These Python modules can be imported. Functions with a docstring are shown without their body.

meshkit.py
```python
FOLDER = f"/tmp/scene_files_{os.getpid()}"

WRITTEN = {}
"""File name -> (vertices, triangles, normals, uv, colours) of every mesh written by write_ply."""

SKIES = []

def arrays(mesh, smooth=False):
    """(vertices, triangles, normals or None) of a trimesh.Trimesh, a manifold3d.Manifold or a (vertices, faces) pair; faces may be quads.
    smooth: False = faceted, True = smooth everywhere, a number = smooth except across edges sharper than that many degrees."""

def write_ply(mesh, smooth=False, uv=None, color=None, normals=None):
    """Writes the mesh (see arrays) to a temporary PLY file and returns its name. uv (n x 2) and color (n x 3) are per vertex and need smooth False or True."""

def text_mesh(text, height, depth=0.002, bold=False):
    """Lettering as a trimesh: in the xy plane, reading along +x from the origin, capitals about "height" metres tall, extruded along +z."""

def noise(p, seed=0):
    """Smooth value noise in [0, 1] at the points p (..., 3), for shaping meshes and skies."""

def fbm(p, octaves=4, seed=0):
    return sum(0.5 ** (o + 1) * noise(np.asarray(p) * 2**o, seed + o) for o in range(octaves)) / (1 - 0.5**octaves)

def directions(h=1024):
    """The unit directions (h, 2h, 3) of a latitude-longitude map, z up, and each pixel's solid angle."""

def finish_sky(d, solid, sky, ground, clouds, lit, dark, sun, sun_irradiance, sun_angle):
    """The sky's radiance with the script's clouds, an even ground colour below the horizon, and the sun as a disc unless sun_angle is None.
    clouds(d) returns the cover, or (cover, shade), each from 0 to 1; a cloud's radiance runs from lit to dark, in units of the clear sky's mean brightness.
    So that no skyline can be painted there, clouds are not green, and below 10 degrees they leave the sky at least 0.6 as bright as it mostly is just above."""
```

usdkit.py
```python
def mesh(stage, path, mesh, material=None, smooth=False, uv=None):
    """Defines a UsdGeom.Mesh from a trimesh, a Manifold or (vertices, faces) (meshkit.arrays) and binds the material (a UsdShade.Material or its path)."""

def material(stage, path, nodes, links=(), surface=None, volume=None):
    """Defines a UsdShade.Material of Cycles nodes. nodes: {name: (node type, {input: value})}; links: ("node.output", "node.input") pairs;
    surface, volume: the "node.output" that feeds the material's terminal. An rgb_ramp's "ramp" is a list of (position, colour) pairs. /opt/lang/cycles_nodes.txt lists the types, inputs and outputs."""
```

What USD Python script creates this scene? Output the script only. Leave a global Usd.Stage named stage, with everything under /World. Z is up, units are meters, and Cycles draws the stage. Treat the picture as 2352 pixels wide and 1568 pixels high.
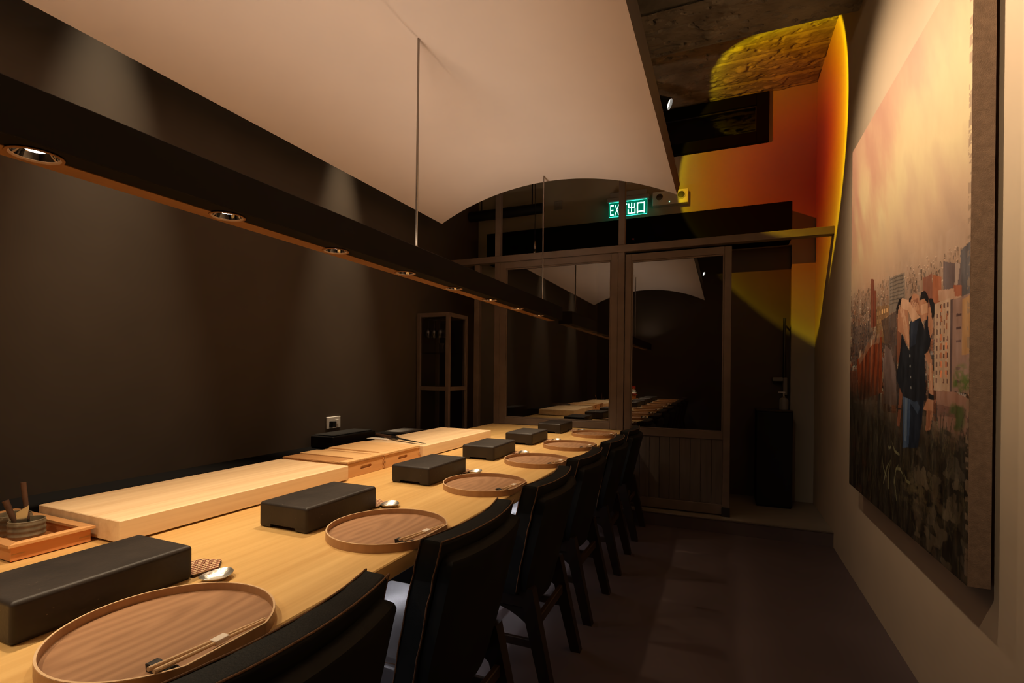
import math, random
import numpy as np, trimesh, manifold3d, shapely
from shapely.geometry import Polygon, Point
from pxr import Usd, UsdGeom, UsdLux, UsdShade, Sdf, Gf, Vt
import usdkit, meshkit

stage = Usd.Stage.CreateInMemory()
UsdGeom.SetStageUpAxis(stage, 'Z'); UsdGeom.SetStageMetersPerUnit(stage, 1.0)
UsdGeom.Xform.Define(stage, '/World')
V = np.array

# ------------------------------------------------------------------ camera
FPX, YAW, ROLL = 1143.0, math.atan2(488, 1143), math.radians(.6)      # focal length in pixels of 2352
cam = UsdGeom.Camera.Define(stage, '/World/camera')
cam.CreateHorizontalApertureAttr(36.0); cam.CreateVerticalApertureAttr(24.0)
cam.CreateFocalLengthAttr(FPX / 2352 * 36)
cam.CreateVerticalApertureOffsetAttr(70.9 / 2352 * 36)
cam.CreateClippingRangeAttr(Gf.Vec2f(.05, 100))
fw = V([-math.sin(YAW), math.cos(YAW), 0]); rt = V([math.cos(YAW), math.sin(YAW), 0]); up = V([0, 0, 1.])
r_ = rt * math.cos(ROLL) + up * math.sin(ROLL); u_ = -rt * math.sin(ROLL) + up * math.cos(ROLL)
cam.AddTransformOp().Set(Gf.Matrix4d(*r_, 0, *u_, 0, *(-fw), 0, 0, 0, 1.25, 1))
cam.CreateExposureAttr(0.0)

# ------------------------------------------------------------------ light levels (each lamp carries its own light, built further down)
WARM = (1.0, .77, .50); WARM2 = (1.0, .77, .55); COOL = (.95, .92, 1.0)
P_DOWN, P_UP, P_SPOT, P_WASH, P_SUN, P_UNDER = 6.6, 3.25, 44.0, 215.0, 125.0, 3.0

def spot(path, pos, target, power, color, half, soft=.3, radius=.02):
    l = UsdLux.SphereLight.Define(stage, path)
    l.CreateRadiusAttr(radius); l.CreateIntensityAttr(power); l.CreateNormalizeAttr(True)
    l.CreateColorAttr(Gf.Vec3f(*color))
    s = UsdLux.ShapingAPI.Apply(l.GetPrim()); s.CreateShapingConeAngleAttr(half); s.CreateShapingConeSoftnessAttr(soft)
    aim(l, pos, target); return l

def aim(l, pos, target):
    d = V(target, float) - V(pos, float); d /= np.linalg.norm(d); z = -d
    x = np.cross([0, 1., 0] if abs(z[1]) < .9 else [1., 0, 0], z); x /= np.linalg.norm(x); y = np.cross(z, x)
    l.AddTransformOp().Set(Gf.Matrix4d(*map(float, x), 0, *map(float, y), 0, *map(float, z), 0, *map(float, pos), 1))

def rect_light(path, pos, target, w, h, power, color):
    l = UsdLux.RectLight.Define(stage, path)
    l.CreateWidthAttr(w); l.CreateHeightAttr(h); l.CreateIntensityAttr(power); l.CreateNormalizeAttr(True); l.CreateColorAttr(Gf.Vec3f(*color))
    aim(l, pos, target); return l

# ------------------------------------------------------------------ materials
M = {}
def lin(c): return tuple((x / 12.92 if x <= .04045 else ((x + .055) / 1.055) ** 2.4) for x in [v / 255 for v in c])
def mat(name, nodes, links=(), surface='p.BSDF'):
    M[name] = usdkit.material(stage, '/World/Looks/' + name, nodes, links, surface=surface); return M[name]
def plain(name, color, rough=.5, spec=.5, metallic=0, noise=0, scale=20, bump=0, bscale=None, stretch=(1, 1, 1)):
    """one colour with a little mottling (noise) and fine relief (bump)"""
    n = {'p': ('principled_bsdf', {'base_color': color, 'roughness': rough, 'specular_ior_level': spec, 'metallic': metallic})}; L = []
    if noise or bump:
        n['g'] = ('texture_coordinate', {}); n['m'] = ('mapping', {'scale': stretch}); L.append(('g.object', 'm.vector'))
    if noise:
        a = tuple(c * (1 - noise) for c in color); b = tuple(min(1, c * (1 + noise)) for c in color)
        n['n'] = ('noise_texture', {'scale': scale, 'detail': 4}); n['r'] = ('rgb_ramp', {'ramp': [(.3, a), (.7, b)]})
        L += [('m.vector', 'n.vector'), ('n.fac', 'r.fac'), ('r.color', 'p.base_color')]
    if bump:
        n['bn'] = ('noise_texture', {'scale': bscale or scale * 4, 'detail': 3}); n['b'] = ('bump', {'strength': bump, 'distance': .002})
        L += [('m.vector', 'bn.vector'), ('bn.fac', 'b.height'), ('b.normal', 'p.normal')]
    return mat(name, n, L)
def emit(name, color, strength):
    return mat(name, {'e': ('emission', {'color': color, 'strength': strength})}, (), 'e.emission')
def wood(name, dark, light, axis=1, fine=60, rough=.45, spec=.35, rings=0, bump=.08, bias=(.25, .75)):
    """long grain along the axis; rings > 0 adds cathedral figure"""
    st = [fine, fine, fine]; st[axis] = fine * .025; st2 = [7, 7, 7]; st2[axis] = .5
    n = {'g': ('texture_coordinate', {}), 'm': ('mapping', {'scale': st}), 'n': ('noise_texture', {'scale': 1, 'detail': 5, 'roughness': .6}),
         'm2': ('mapping', {'scale': st2}), 'n2': ('noise_texture', {'scale': 1, 'detail': 3, 'distortion': .6}),
         'mx': ('mix_float', {'fac': .5}), 'r': ('rgb_ramp', {'ramp': [(bias[0], dark), (bias[1], light)]}),
         'b': ('bump', {'strength': bump, 'distance': .001}),
         'p': ('principled_bsdf', {'roughness': rough, 'specular_ior_level': spec})}
    L = [('g.object', 'm.vector'), ('m.vector', 'n.vector'), ('g.object', 'm2.vector'), ('m2.vector', 'n2.vector'), ('n.fac', 'mx.a'), ('n2.fac', 'mx.b'),
         ('r.color', 'p.base_color'), ('n.fac', 'b.height'), ('b.normal', 'p.normal')]
    if rings:
        ms = [2.2, 2.2, 2.2]; ms[axis] = .5
        n['m3'] = ('mapping', {'scale': ms, 'location': (.13, .03, 0)}); n['w'] = ('wave_texture', {'wave_type': 'rings', 'rings_direction': 'z', 'scale': rings, 'distortion': 5, 'detail': 2, 'detail_scale': 1.2})
        n['mr'] = ('mix_float', {'fac': .26})
        L += [('g.object', 'm3.vector'), ('m3.vector', 'w.vector'), ('mx.result', 'mr.a'), ('w.fac', 'mr.b'), ('mr.result', 'r.fac')]
    else:
        L.append(('mx.result', 'r.fac'))
    return mat(name, n, L)

wood('counter_wood', (.50, .28, .09), (.70, .46, .185), 1, 45, .38, .4, bias=(.28, .66))
wood('board_wood', (.62, .39, .20), (.82, .61, .38), 1, 35, .5, .3, bias=(.3, .62))
wood('lid_wood', (.60, .34, .14), (.78, .50, .25), 0, 40, .5, .3)
wood('lid_wood_dark', (.40, .19, .07), (.52, .27, .11), 0, 40, .5, .3)
wood('box_wood', (.56, .27, .10), (.70, .38, .16), 1, 40, .5, .3)
wood('orange_wood', (.50, .17, .05), (.66, .27, .09), 1, 40, .4, .4)
wood('orange_wood_cross', (.46, .17, .055), (.60, .26, .09), 0, 40, .4, .4)
wood('tray_wood', (.22, .11, .055), (.43, .24, .130), 1, 110, .42, .35, rings=5, bias=(.15, .85))
wood('tray_rim', (.34, .17, .075), (.50, .28, .135), 2, 60, .4, .4)
wood('chopstick_wood', (.55, .36, .20), (.72, .52, .32), 1, 120, .5, .3)
wood('chair_wood', (.012, .008, .006), (.028, .018, .013), 2, 50, .45, .4)
wood('chair_bar_wood', (.030, .018, .012), (.055, .034, .022), 1, 50, .45, .4)
wood('trim_wood', (.24, .11, .04), (.34, .165, .065), 1, 50, .5, .3)
plain('frame_paint', (.135, .098, .078), .5, .3, noise=.12, scale=8)
plain('board_paint', (.105, .082, .07), .55, .25, noise=.15, scale=10, stretch=(3, 3, .3))
plain('wall_dark', (.066, .051, .039), .62, .25, noise=.13, scale=1.6, bump=.1, bscale=30)
plain('wall_taupe', (.42, .325, .22), .75, .2, noise=.07, scale=1.7, bump=.12, bscale=22)
plain('wall_hall', (.33, .29, .23), .75, .2, noise=.08, scale=1.5, bump=.12, bscale=22)
plain('floor_plum', (.082, .058, .056), .55, .3, noise=.12, scale=3.0, bump=.05, bscale=150)
plain('floor_hall', (.20, .17, .13), .6, .3, noise=.15, scale=2.5)
plain('canopy_cream', (.83, .705, .66), .8, .1, noise=.015, scale=3)
plain('canopy_side', (.05, .039, .034), .6, .2, noise=.08, scale=5)
plain('beam_black', (.012, .009, .0075), .6, .1, noise=.1, scale=6)
plain('black_matt', (.009, .008, .0075), .6, .2)
plain('black_dead', (.0035, .003, .003), .8, .05)
plain('black_gloss', (.010, .009, .009), .25, .5)
plain('door_brown', (.075, .055, .040), .5, .3, noise=.1, scale=4)
plain('blind_brown', (.17, .13, .08), .7, .2, noise=.15, scale=6)
plain('leather', (.010, .0105, .0095), .5, .22, noise=.25, scale=14, bump=.2, bscale=220)
plain('seat_leather', (.11, .104, .112), .30, 1.0, noise=.2, scale=14, bump=.15, bscale=220)
plain('leather_edge', (.16, .085, .045), .7, .2, noise=.3, scale=60, bump=.4, bscale=150)
plain('steel', (.62, .60, .58), .25, .5, 1.0)
plain('dark_steel', (.06, .058, .055), .35, .5, .8)
plain('rod_steel', (.30, .26, .23), .35, .5, 1.0)
plain('chrome', (.85, .85, .85), .06, .5, 1.0)
plain('silver', (.72, .69, .64), .34, .5, 1.0, noise=.12, scale=60, bump=.5, bscale=130)
plain('white_plastic', (.55, .54, .52), .4, .4)
plain('grey_plastic', (.20, .19, .18), .45, .4)
plain('paper', (.74, .66, .58), .8, .2)
plain('linen', (.16, .105, .068), .9, .1, noise=.15, scale=60, bump=.5, bscale=300)
plain('rest_black', (.022, .019, .018), .55, .3, bump=.4, bscale=160)
plain('coaster_dark', (.045, .025, .020), .6, .3)
plain('mochi_white', (.78, .74, .70), .5, .3)
plain('paper_red', (.60, .05, .04), .6, .3)
plain('paper_orange', (.75, .27, .06), .6, .3)
plain('red_plastic', (.4, .02, .02), .4, .4)
plain('handle_wood', (.075, .035, .02), .5, .3, noise=.3, scale=30)
plain('chair_pin', (.25, .14, .08), .4, .4)
emit('lamp_glow', (1, .93, .80), 9)
emit('spot_glow', (1, .96, .88), 22)
emit('exit_letters', (.50, 1.0, .84), 2.4)
emit('exit_panel', (.0, .30, .15), .5)
emit('exit_edge', (.05, .85, .55), 1.6)
emit('led_green', (.3, 1, .6), 4)
emit('led_red', (1, .03, .02), .12)
# black stoneware with pale specks
mat('stoneware', {'g': ('texture_coordinate', {}), 'n': ('noise_texture', {'scale': 9, 'detail': 4}), 'r': ('rgb_ramp', {'ramp': [(.3, (.014, .0098, .0082)), (.7, (.030, .0215, .0175))]}),
    'v': ('voronoi_texture', {'scale': 70}), 'vr': ('rgb_ramp', {'ramp': [(0, (1, 1, 1)), (.09, (1, 1, 1)), (.13, (0, 0, 0)), (1, (0, 0, 0))]}),
    'w': ('noise_texture', {'scale': 14, 'detail': 2}), 'wr': ('map_range', {'from_min': .56, 'from_max': .66, 'clamp': True}), 'mu': ('math', {'math_type': 'multiply'}),
    'x': ('mix', {'color2': (.17, .13, .10)}), 'bn': ('noise_texture', {'scale': 120, 'detail': 3}), 'b': ('bump', {'strength': .35, 'distance': .001}),
    'p': ('principled_bsdf', {'roughness': .5, 'specular_ior_level': .4})},
    [('g.object', 'n.vector'), ('n.fac', 'r.fac'), ('g.object', 'v.vector'), ('v.distance', 'vr.fac'), ('g.object', 'w.vector'), ('w.fac', 'wr.value'), ('vr.color', 'mu.value1'), ('wr.result', 'mu.value2'),
     ('r.color', 'x.color1'), ('mu.value', 'x.fac'), ('x.color', 'p.base_color'), ('g.object', 'bn.vector'), ('bn.fac', 'b.height'), ('b.normal', 'p.normal')])
# raw board-marked concrete
mat('concrete', {'g': ('geometry', {}), 'n': ('noise_texture', {'scale': 5, 'detail': 6}), 'r': ('rgb_ramp', {'ramp': [(.3, (.15, .13, .10)), (.7, (.28, .25, .20))]}),
    'bn': ('noise_texture', {'scale': 45, 'detail': 5}), 'b': ('bump', {'strength': .5, 'distance': .008}), 'p': ('principled_bsdf', {'roughness': .85, 'specular_ior_level': .15})},
    [('g.position', 'n.vector'), ('n.fac', 'r.fac'), ('r.color', 'p.base_color'), ('g.position', 'bn.vector'), ('bn.fac', 'b.height'), ('b.normal', 'p.normal')])
# glazed pottery
mat('pottery', {'g': ('texture_coordinate', {}), 'n': ('noise_texture', {'scale': 40, 'detail': 4}), 'r': ('rgb_ramp', {'ramp': [(.3, (.10, .075, .045)), (.7, (.22, .17, .105))]}),
    'p': ('principled_bsdf', {'roughness': .45, 'specular_ior_level': .4})}, [('g.object', 'n.vector'), ('n.fac', 'r.fac'), ('r.color', 'p.base_color')])
# woven coaster: pale straw with red-brown figure
mat('woven', {'g': ('texture_coordinate', {}), 'm': ('mapping', {'rotation': (0, 0, .35)}), 'w': ('wave_texture', {'scale': 26, 'distortion': 2.5, 'detail': 1}), 'r': ('rgb_ramp', {'ramp': [(.35, (.62, .42, .25)), (.65, (.22, .08, .05))]}),
    'p': ('principled_bsdf', {'roughness': .7, 'specular_ior_level': .2})}, [('g.object', 'm.vector'), ('m.vector', 'w.vector'), ('w.fac', 'r.fac'), ('r.color', 'p.base_color')])
def glass(name, refl, tint):
    mat(name, {'t': ('transparent_bsdf', {'color': tint}), 'g': ('glossy_bsdf', {'color': (1, 1, 1), 'roughness': 0.0}), 'x': ('mix_closure', {'fac': refl})},
        [('t.BSDF', 'x.closure1'), ('g.BSDF', 'x.closure2')], 'x.closure')
glass('film_glass', .17, (.50, .48, .45)); glass('cabinet_glass', .035, (.8, .8, .8)); glass('wine_glass', .14, (.93, .93, .93)); glass('acrylic', .04, (.9, 1, .95))
# painted canvas: the picture is in the mesh's own colours
mat('paint', {'a': ('attribute', {'attribute': 'paint'}), 'g': ('geometry', {}), 'bn': ('noise_texture', {'scale': 90, 'detail': 3}), 'b': ('bump', {'strength': .15, 'distance': .001}),
    'p': ('principled_bsdf', {'roughness': .55, 'specular_ior_level': .25})}, [('a.color', 'p.base_color'), ('g.position', 'bn.vector'), ('bn.fac', 'b.height'), ('b.normal', 'p.normal')])

# ------------------------------------------------------------------ helpers
used, FIRST = {}, {}
def numbered(parent, name):
    k = parent + '/' + name; used[k] = used.get(k, -1) + 1
    return k if used[k] == 0 else '%s_%03d' % (k, used[k])
def tag(prim, label=None, cat=None, group=None, kind=None):
    for k, v in (('label', label), ('category', cat), ('group', group), ('kind', kind)):
        if v: prim.SetCustomDataByKey(k, v)
    return prim
def obj(name, mesh, m, parent=None, smooth=30, label=None):
    p = numbered(str(parent.GetPath()) if parent else '/World', name)
    prim = usdkit.mesh(stage, p, mesh, M[m], smooth=smooth).GetPrim()
    if label: prim.SetCustomDataByKey('label', label)
    return prim
def thing(name, label, cat, loc=(0, 0, 0), rotz=0, group=None, kind=None):
    x = UsdGeom.Xform.Define(stage, numbered('/World', name)); x.AddTranslateOp().Set(Gf.Vec3d(*map(float, loc))); x.AddRotateZOp().Set(float(rotz))
    return tag(x.GetPrim(), label, cat, group, kind)
def dup(src, loc, rotz=0, label=None, group=None):
    name = FIRST.setdefault(str(src.GetPath()), str(src.GetName())); c = src.GetCustomData()
    r = thing(name, label or c['label'], c['category'], loc, rotz, group or c.get('group'))
    r.GetReferences().AddInternalReference(src.GetPath()); r.SetInstanceable(True)
    return r
def struct(name, label, cat): return thing(name, label, cat, kind='structure')
cat_ = trimesh.util.concatenate
def box(x0, x1, y0, y1, z0, z1, c=0):
    """a box with chamfered edges"""
    if c <= 0:
        m = trimesh.creation.box((x1 - x0, y1 - y0, z1 - z0)); m.apply_translation(((x0 + x1) / 2, (y0 + y1) / 2, (z0 + z1) / 2)); return m
    P = []
    for sx in (0, 1):
        for sy in (0, 1):
            for sz in (0, 1):
                q = V([x1 if sx else x0, y1 if sy else y0, z1 if sz else z0], float); d = V([-1 if sx else 1, -1 if sy else 1, -1 if sz else 1]) * c
                for k in range(3):
                    e = d.copy(); e[k] = 0; P.append(q + e)
    return trimesh.convex.convex_hull(V(P))
def rbox(x0, x1, y0, y1, z0, z1, r, seg=16):
    """a box with round edges"""
    s = manifold3d.Manifold.sphere(r, seg)
    return man(manifold3d.Manifold.batch_hull([s.translate((x, y, z)) for x in (x0 + r, x1 - r) for y in (y0 + r, y1 - r) for z in (z0 + r, z1 - r)]))
def man(m):
    q = m.to_mesh(); return trimesh.Trimesh(q.vert_properties[:, :3], q.tri_verts, process=False)
def tom(t): return manifold3d.Manifold(manifold3d.Mesh(np.asarray(t.vertices, np.float32), np.asarray(t.faces, np.uint32)))
def prism(poly, z0, z1):
    p = poly if isinstance(poly, Polygon) else Polygon(poly)
    m = trimesh.creation.extrude_polygon(p, z1 - z0, engine='earcut'); m.apply_translation((0, 0, z0)); return m
def cyl(p0, p1, r, r1=None, seg=20):
    p0, p1 = V(p0, float), V(p1, float); h = np.linalg.norm(p1 - p0)
    m = man(manifold3d.Manifold.cylinder(h, r, r if r1 is None else r1, seg)); m.apply_transform(trimesh.geometry.align_vectors([0, 0, 1], (p1 - p0) / h)); m.apply_translation(p0); return m
def bar(p0, p1, a, b, a1=None, b1=None):
    """tapered square bar between two points; a, b are half sizes in x and y"""
    p0, p1 = V(p0, float), V(p1, float); a1 = a if a1 is None else a1; b1 = b if b1 is None else b1
    return trimesh.convex.convex_hull(np.vstack([[p0 + (sx * a, sy * b, 0) for sx in (-1, 1) for sy in (-1, 1)], [p1 + (sx * a1, sy * b1, 0) for sx in (-1, 1) for sy in (-1, 1)]]))
def tube(P, r, seg=6):
    v, f = _tube(V(P, float), r, seg); return trimesh.Trimesh(v, f, process=False)
def _tube(p, r, s):
    t = np.gradient(p, axis=0); t /= np.linalg.norm(t, axis=1, keepdims=True) + 1e-12
    a = np.cross(t, np.where(np.abs(t[:, 2:]) < .9, [0, 0, 1.], [1., 0, 0])); a /= np.linalg.norm(a, axis=1, keepdims=True) + 1e-12; b = np.cross(t, a)
    g = np.arange(s) * 2 * np.pi / s; rr = np.broadcast_to(r, (len(p),))
    v = p[:, None] + rr[:, None, None] * (np.cos(g)[None, :, None] * a[:, None] + np.sin(g)[None, :, None] * b[:, None])
    i, j = np.meshgrid(np.arange(len(p) - 1), np.arange(s), indexing='ij')
    q = np.stack([i * s + j, i * s + (j + 1) % s, (i + 1) * s + (j + 1) % s, (i + 1) * s + j], -1).reshape(-1, 4)
    e = (len(p) - 1) * s; caps = [[0, k + 1, k] for k in range(1, s - 1)] + [[e, e + k, e + k + 1] for k in range(1, s - 1)]
    return v.reshape(-1, 3), np.vstack([q[:, [0, 2, 1]], q[:, [0, 3, 2]], V(caps)[:, [0, 2, 1]]])
def lathe(prof, seg=40):
    m = trimesh.creation.revolve(V(prof, float), sections=seg); m.fix_normals() if m.is_watertight else None; return m
def moved(m, d): m = m.copy(); m.apply_translation(d); return m
def frame_(x0, x1, y0, y1, z0, z1, w, c=.002):
    """a rectangular frame in the xz plane, width w, y0..y1 deep"""
    return cat_([box(x0, x0 + w, y0, y1, z0, z1, c), box(x1 - w, x1, y0, y1, z0, z1, c), box(x0 + w, x1 - w, y0, y1, z1 - w, z1, c), box(x0 + w, x1 - w, y0, y1, z0, z0 + w, c)])

ZC, XL, XR, YN, YP, YF, ZCE, ZS = .757, -2.65, .742, -1.5, 4.35, 5.17, 3.88, .107   # counter top, walls, partition, far wall, ceiling, hall floor

# ------------------------------------------------------------------ room shell
fl = struct('floor', 'dark plum resin floor of the dining side, one step below the paler hall floor', 'floor')
obj('main_floor', box(XL, XR, YN, 4.262, -.1, 0), 'floor_plum', fl)
obj('hall_floor', box(XL, XR, 4.262, YF + .15, -.1, ZS), 'floor_hall', fl, label='paler brown hall floor one step up')
obj('step_edge', box(XL, XR, 4.25, 4.262, ZS - .006, ZS + .003, .001), 'rod_steel', fl, label='thin metal edge along the step')
obj('step_face', box(XL, XR, 4.256, 4.262, 0, ZS - .006), 'floor_plum', fl)
obj('wall_left', box(XL - .1, XL, YN, YF + .2, -.1, ZCE + .1), 'wall_dark'); tag(stage.GetPrimAtPath('/World/wall_left'), 'dark charcoal plaster wall behind the sushi counter', 'wall', kind='structure')
obj('wall_right', box(XR, XR + .1, YN, YF + .2, -.1, ZCE + .1), 'wall_taupe'); tag(stage.GetPrimAtPath('/World/wall_right'), 'warm taupe plaster wall carrying the large canvas', 'wall', kind='structure')
obj('wall_rear', box(XL, XR, YN - .1, YN, -.1, ZCE + .1), 'wall_dark'); tag(stage.GetPrimAtPath('/World/wall_rear'), 'dark end wall seen only as a reflection in the glass', 'wall', kind='structure')
# far wall with a door recess below the black bulkhead
obj('wall_far', cat_([box(.555, XR, YF, YF + .2, -.1, ZCE + .1), box(XL, .555, YF, YF + .2, 2.44, ZCE + .1), box(XL, -1.25, YF, YF + .2, -.1, 2.44)]), 'wall_hall')
tag(stage.GetPrimAtPath('/World/wall_far'), 'end wall of the hall, washed by the orange sunset lamp', 'wall', kind='structure')
t = struct('door_2', 'dark brown exit door set back under the black bulkhead at the end of the hall', 'door')
obj('door_leaf', box(-1.25, .555, YF + .05, YF + .15, ZS, 2.44), 'door_brown', t)
obj('door_handle', cat_([tube([(.50, YF + .04, 1.73), (.50, YF - .035, 1.73)], .008), tube([(.50, YF + .04, 1.12), (.50, YF - .035, 1.12)], .008), cyl((.50, YF - .035, 1.08), (.50, YF - .035, 1.77), .013)]), 'dark_steel', t, label='long dark pull handle')
t = struct('trim_1', 'long black bulkhead box running across the end wall under the exit sign', 'bulkhead')
obj('bulkhead_box', box(-2.42, .528, YF - .25, YF - .001, 2.44, 2.765, .003), 'black_dead', t)
# high window in the far wall, right under the concrete ceiling
t = struct('window_2', 'small high window in a thick black frame right under the concrete ceiling', 'window')
obj('window_frame', frame_(-1.05, .357, YF - .05, YF + .02, 3.405, 3.862, .105, .004), 'black_dead', t)
obj('window_bead', frame_(-.945, .252, YF - .02, YF + .01, 3.51, 3.757, .008, .001), 'dark_steel', t)
obj('pane', box(-.94, .247, YF - .008, YF - .002, 3.515, 3.752), 'cabinet_glass', t); obj('blind', box(-.94, .247, YF + .0, YF + .012, 3.515, 3.752), 'blind_brown', t)
# concrete ceiling: one displaced slab of shutter-board marks, with a downstand beam
ce = struct('ceiling', 'raw board-marked concrete ceiling with a downstand beam', 'ceiling')
def board_marked(x0, x1, y0, y1, z, nx, ny, seed):
    X, Y = np.meshgrid(np.linspace(x0, x1, nx), np.linspace(y0, y1, ny), indexing='ij')
    P = np.stack([X, Y, 0 * X], -1); rng = np.random.RandomState(seed)
    w = .185; k = np.floor((Y - y0) / w + .12 * (meshkit.noise(P * (3, 9, 1), 5) - .5)).astype(int); off = rng.uniform(-.007, .007, 60)[np.clip(k, 0, 59)]
    fr = (Y - y0) / w - np.floor((Y - y0) / w); seam = np.exp(-(np.minimum(fr, 1 - fr) * w / .006) ** 2) * (meshkit.noise(P * (6, 2, 1), 9) > .35)
    rough = (meshkit.fbm(P * (14, 26, 1), 4, 3) - .5) * .012; lump = np.clip(meshkit.fbm(P * (9, 14, 1), 3, 21) - .60, 0, 1) * .07; pit = np.clip(meshkit.fbm(P * (18, 30, 1), 3, 33) - .66, 0, 1) * .12
    Z = z + off * .8 + seam * .016 + rough - lump + pit
    Z[0], Z[-1], Z[:, 0], Z[:, -1] = z, z, z, z
    i = np.arange(nx * ny).reshape(nx, ny); q = np.stack([i[:-1, :-1], i[:-1, 1:], i[1:, 1:], i[1:, :-1]], -1).reshape(-1, 4)
    return np.stack([X, Y, Z], -1).reshape(-1, 3), q
obj('concrete_slab', box(XL, XR, YN, YF + .2, ZCE + .03, ZCE + .1), 'concrete', ce)
obj('slab_face', board_marked(-1.6, XR, 3.65, YF, ZCE, 330, 260, 4), 'concrete', ce, smooth=True)
obj('slab_rest', cat_([box(XL, -1.6, 3.65, YF, ZCE, ZCE + .02), box(XL, XR, YN, 3.2, ZCE, ZCE + .02)]), 'concrete', ce)
bm = board_marked(-1.6, XR, 3.2, 3.65, 3.5, 240, 70, 8)
obj('concrete_beam', cat_([trimesh.Trimesh(bm[0], np.vstack([bm[1][:, [0, 1, 2]], bm[1][:, [0, 2, 3]]]), process=False), box(XL, XR, 3.2, 3.65, 3.52, ZCE + .02)]), 'concrete', ce, smooth=False)

# ------------------------------------------------------------------ partition: posts, rail, fixed window, sliding door
for i, (x0, x1, lab) in enumerate([(-2.05, -1.995, 'brown post at the back end of the counter, left of the fixed window'), (-.862, -.806, 'brown post between the fixed window and the sliding door'), (-2.27, -2.215, 'dim brown post of the kitchen opening beside the glass cabinet')]):
    t = struct('trim_%d' % (i + 2), lab, 'post')
    obj('post', box(x0, x1, YP, YP + .055, ZS, ZCE if i < 2 else 2.30, .003), 'frame_paint', t)
t = struct('trim_5', 'long brown rail crossing the room above the window and the sliding door', 'rail')
obj('rail', box(XL, XR, YP - .012, YP + .062, 2.305, 2.365, .003), 'frame_paint', t)
w1 = struct('window_1', 'fixed glass window in a brown frame rising from the far end of the counter', 'window')
obj('window_frame', frame_(-1.995, -.862, YP + .005, YP + .05, .757, 2.305, .062, .003), 'frame_paint', w1)
obj('window_bead', frame_(-1.933, -.924, YP + .012, YP + .04, .819, 2.243, .012, .002), 'frame_paint', w1)
obj('pane', box(-1.925, -.932, YP + .022, YP + .028, .827, 2.235), 'film_glass', w1)
obj('apron_panel', box(-1.995, -.862, YP + .01, YP + .045, ZS, .757), 'frame_paint', w1)
d1 = struct('door_1', 'brown sliding door, glass above and upright boards below, right of the counter', 'door')
DY0, DY1 = YP + .012, YP + .05
for a, b in ((-.802, -.748), (-.008, .046)): obj('stile', box(a, b, DY0, DY1, ZS + .012, 2.285, .003), 'frame_paint', d1)
for a, b, nm in ((2.225, 2.285, 'top_rail'), (.722, .782, 'middle_rail'), (ZS + .012, .20, 'bottom_rail')): obj(nm, box(-.748, -.008, DY0, DY1, a, b, .003), 'frame_paint', d1)
obj('glazing_bead', frame_(-.748, -.008, DY0 + .006, DY1 - .006, .782, 2.225, .012, .002), 'frame_paint', d1)
obj('pane', box(-.738, -.018, DY0 + .016, DY0 + .022, .792, 2.215), 'film_glass', d1)
for k in range(9):
    a = -.748 + k * .74 / 9; obj('board', box(a + .0012, a + .74 / 9 - .0012, DY0 + .008, DY1 - .008, .20, .722, .002), 'board_paint', d1)
obj('floor_guide', box(-.012, .05, DY0 - .012, DY0, ZS, ZS + .075, .002), 'dark_steel', d1)

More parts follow.
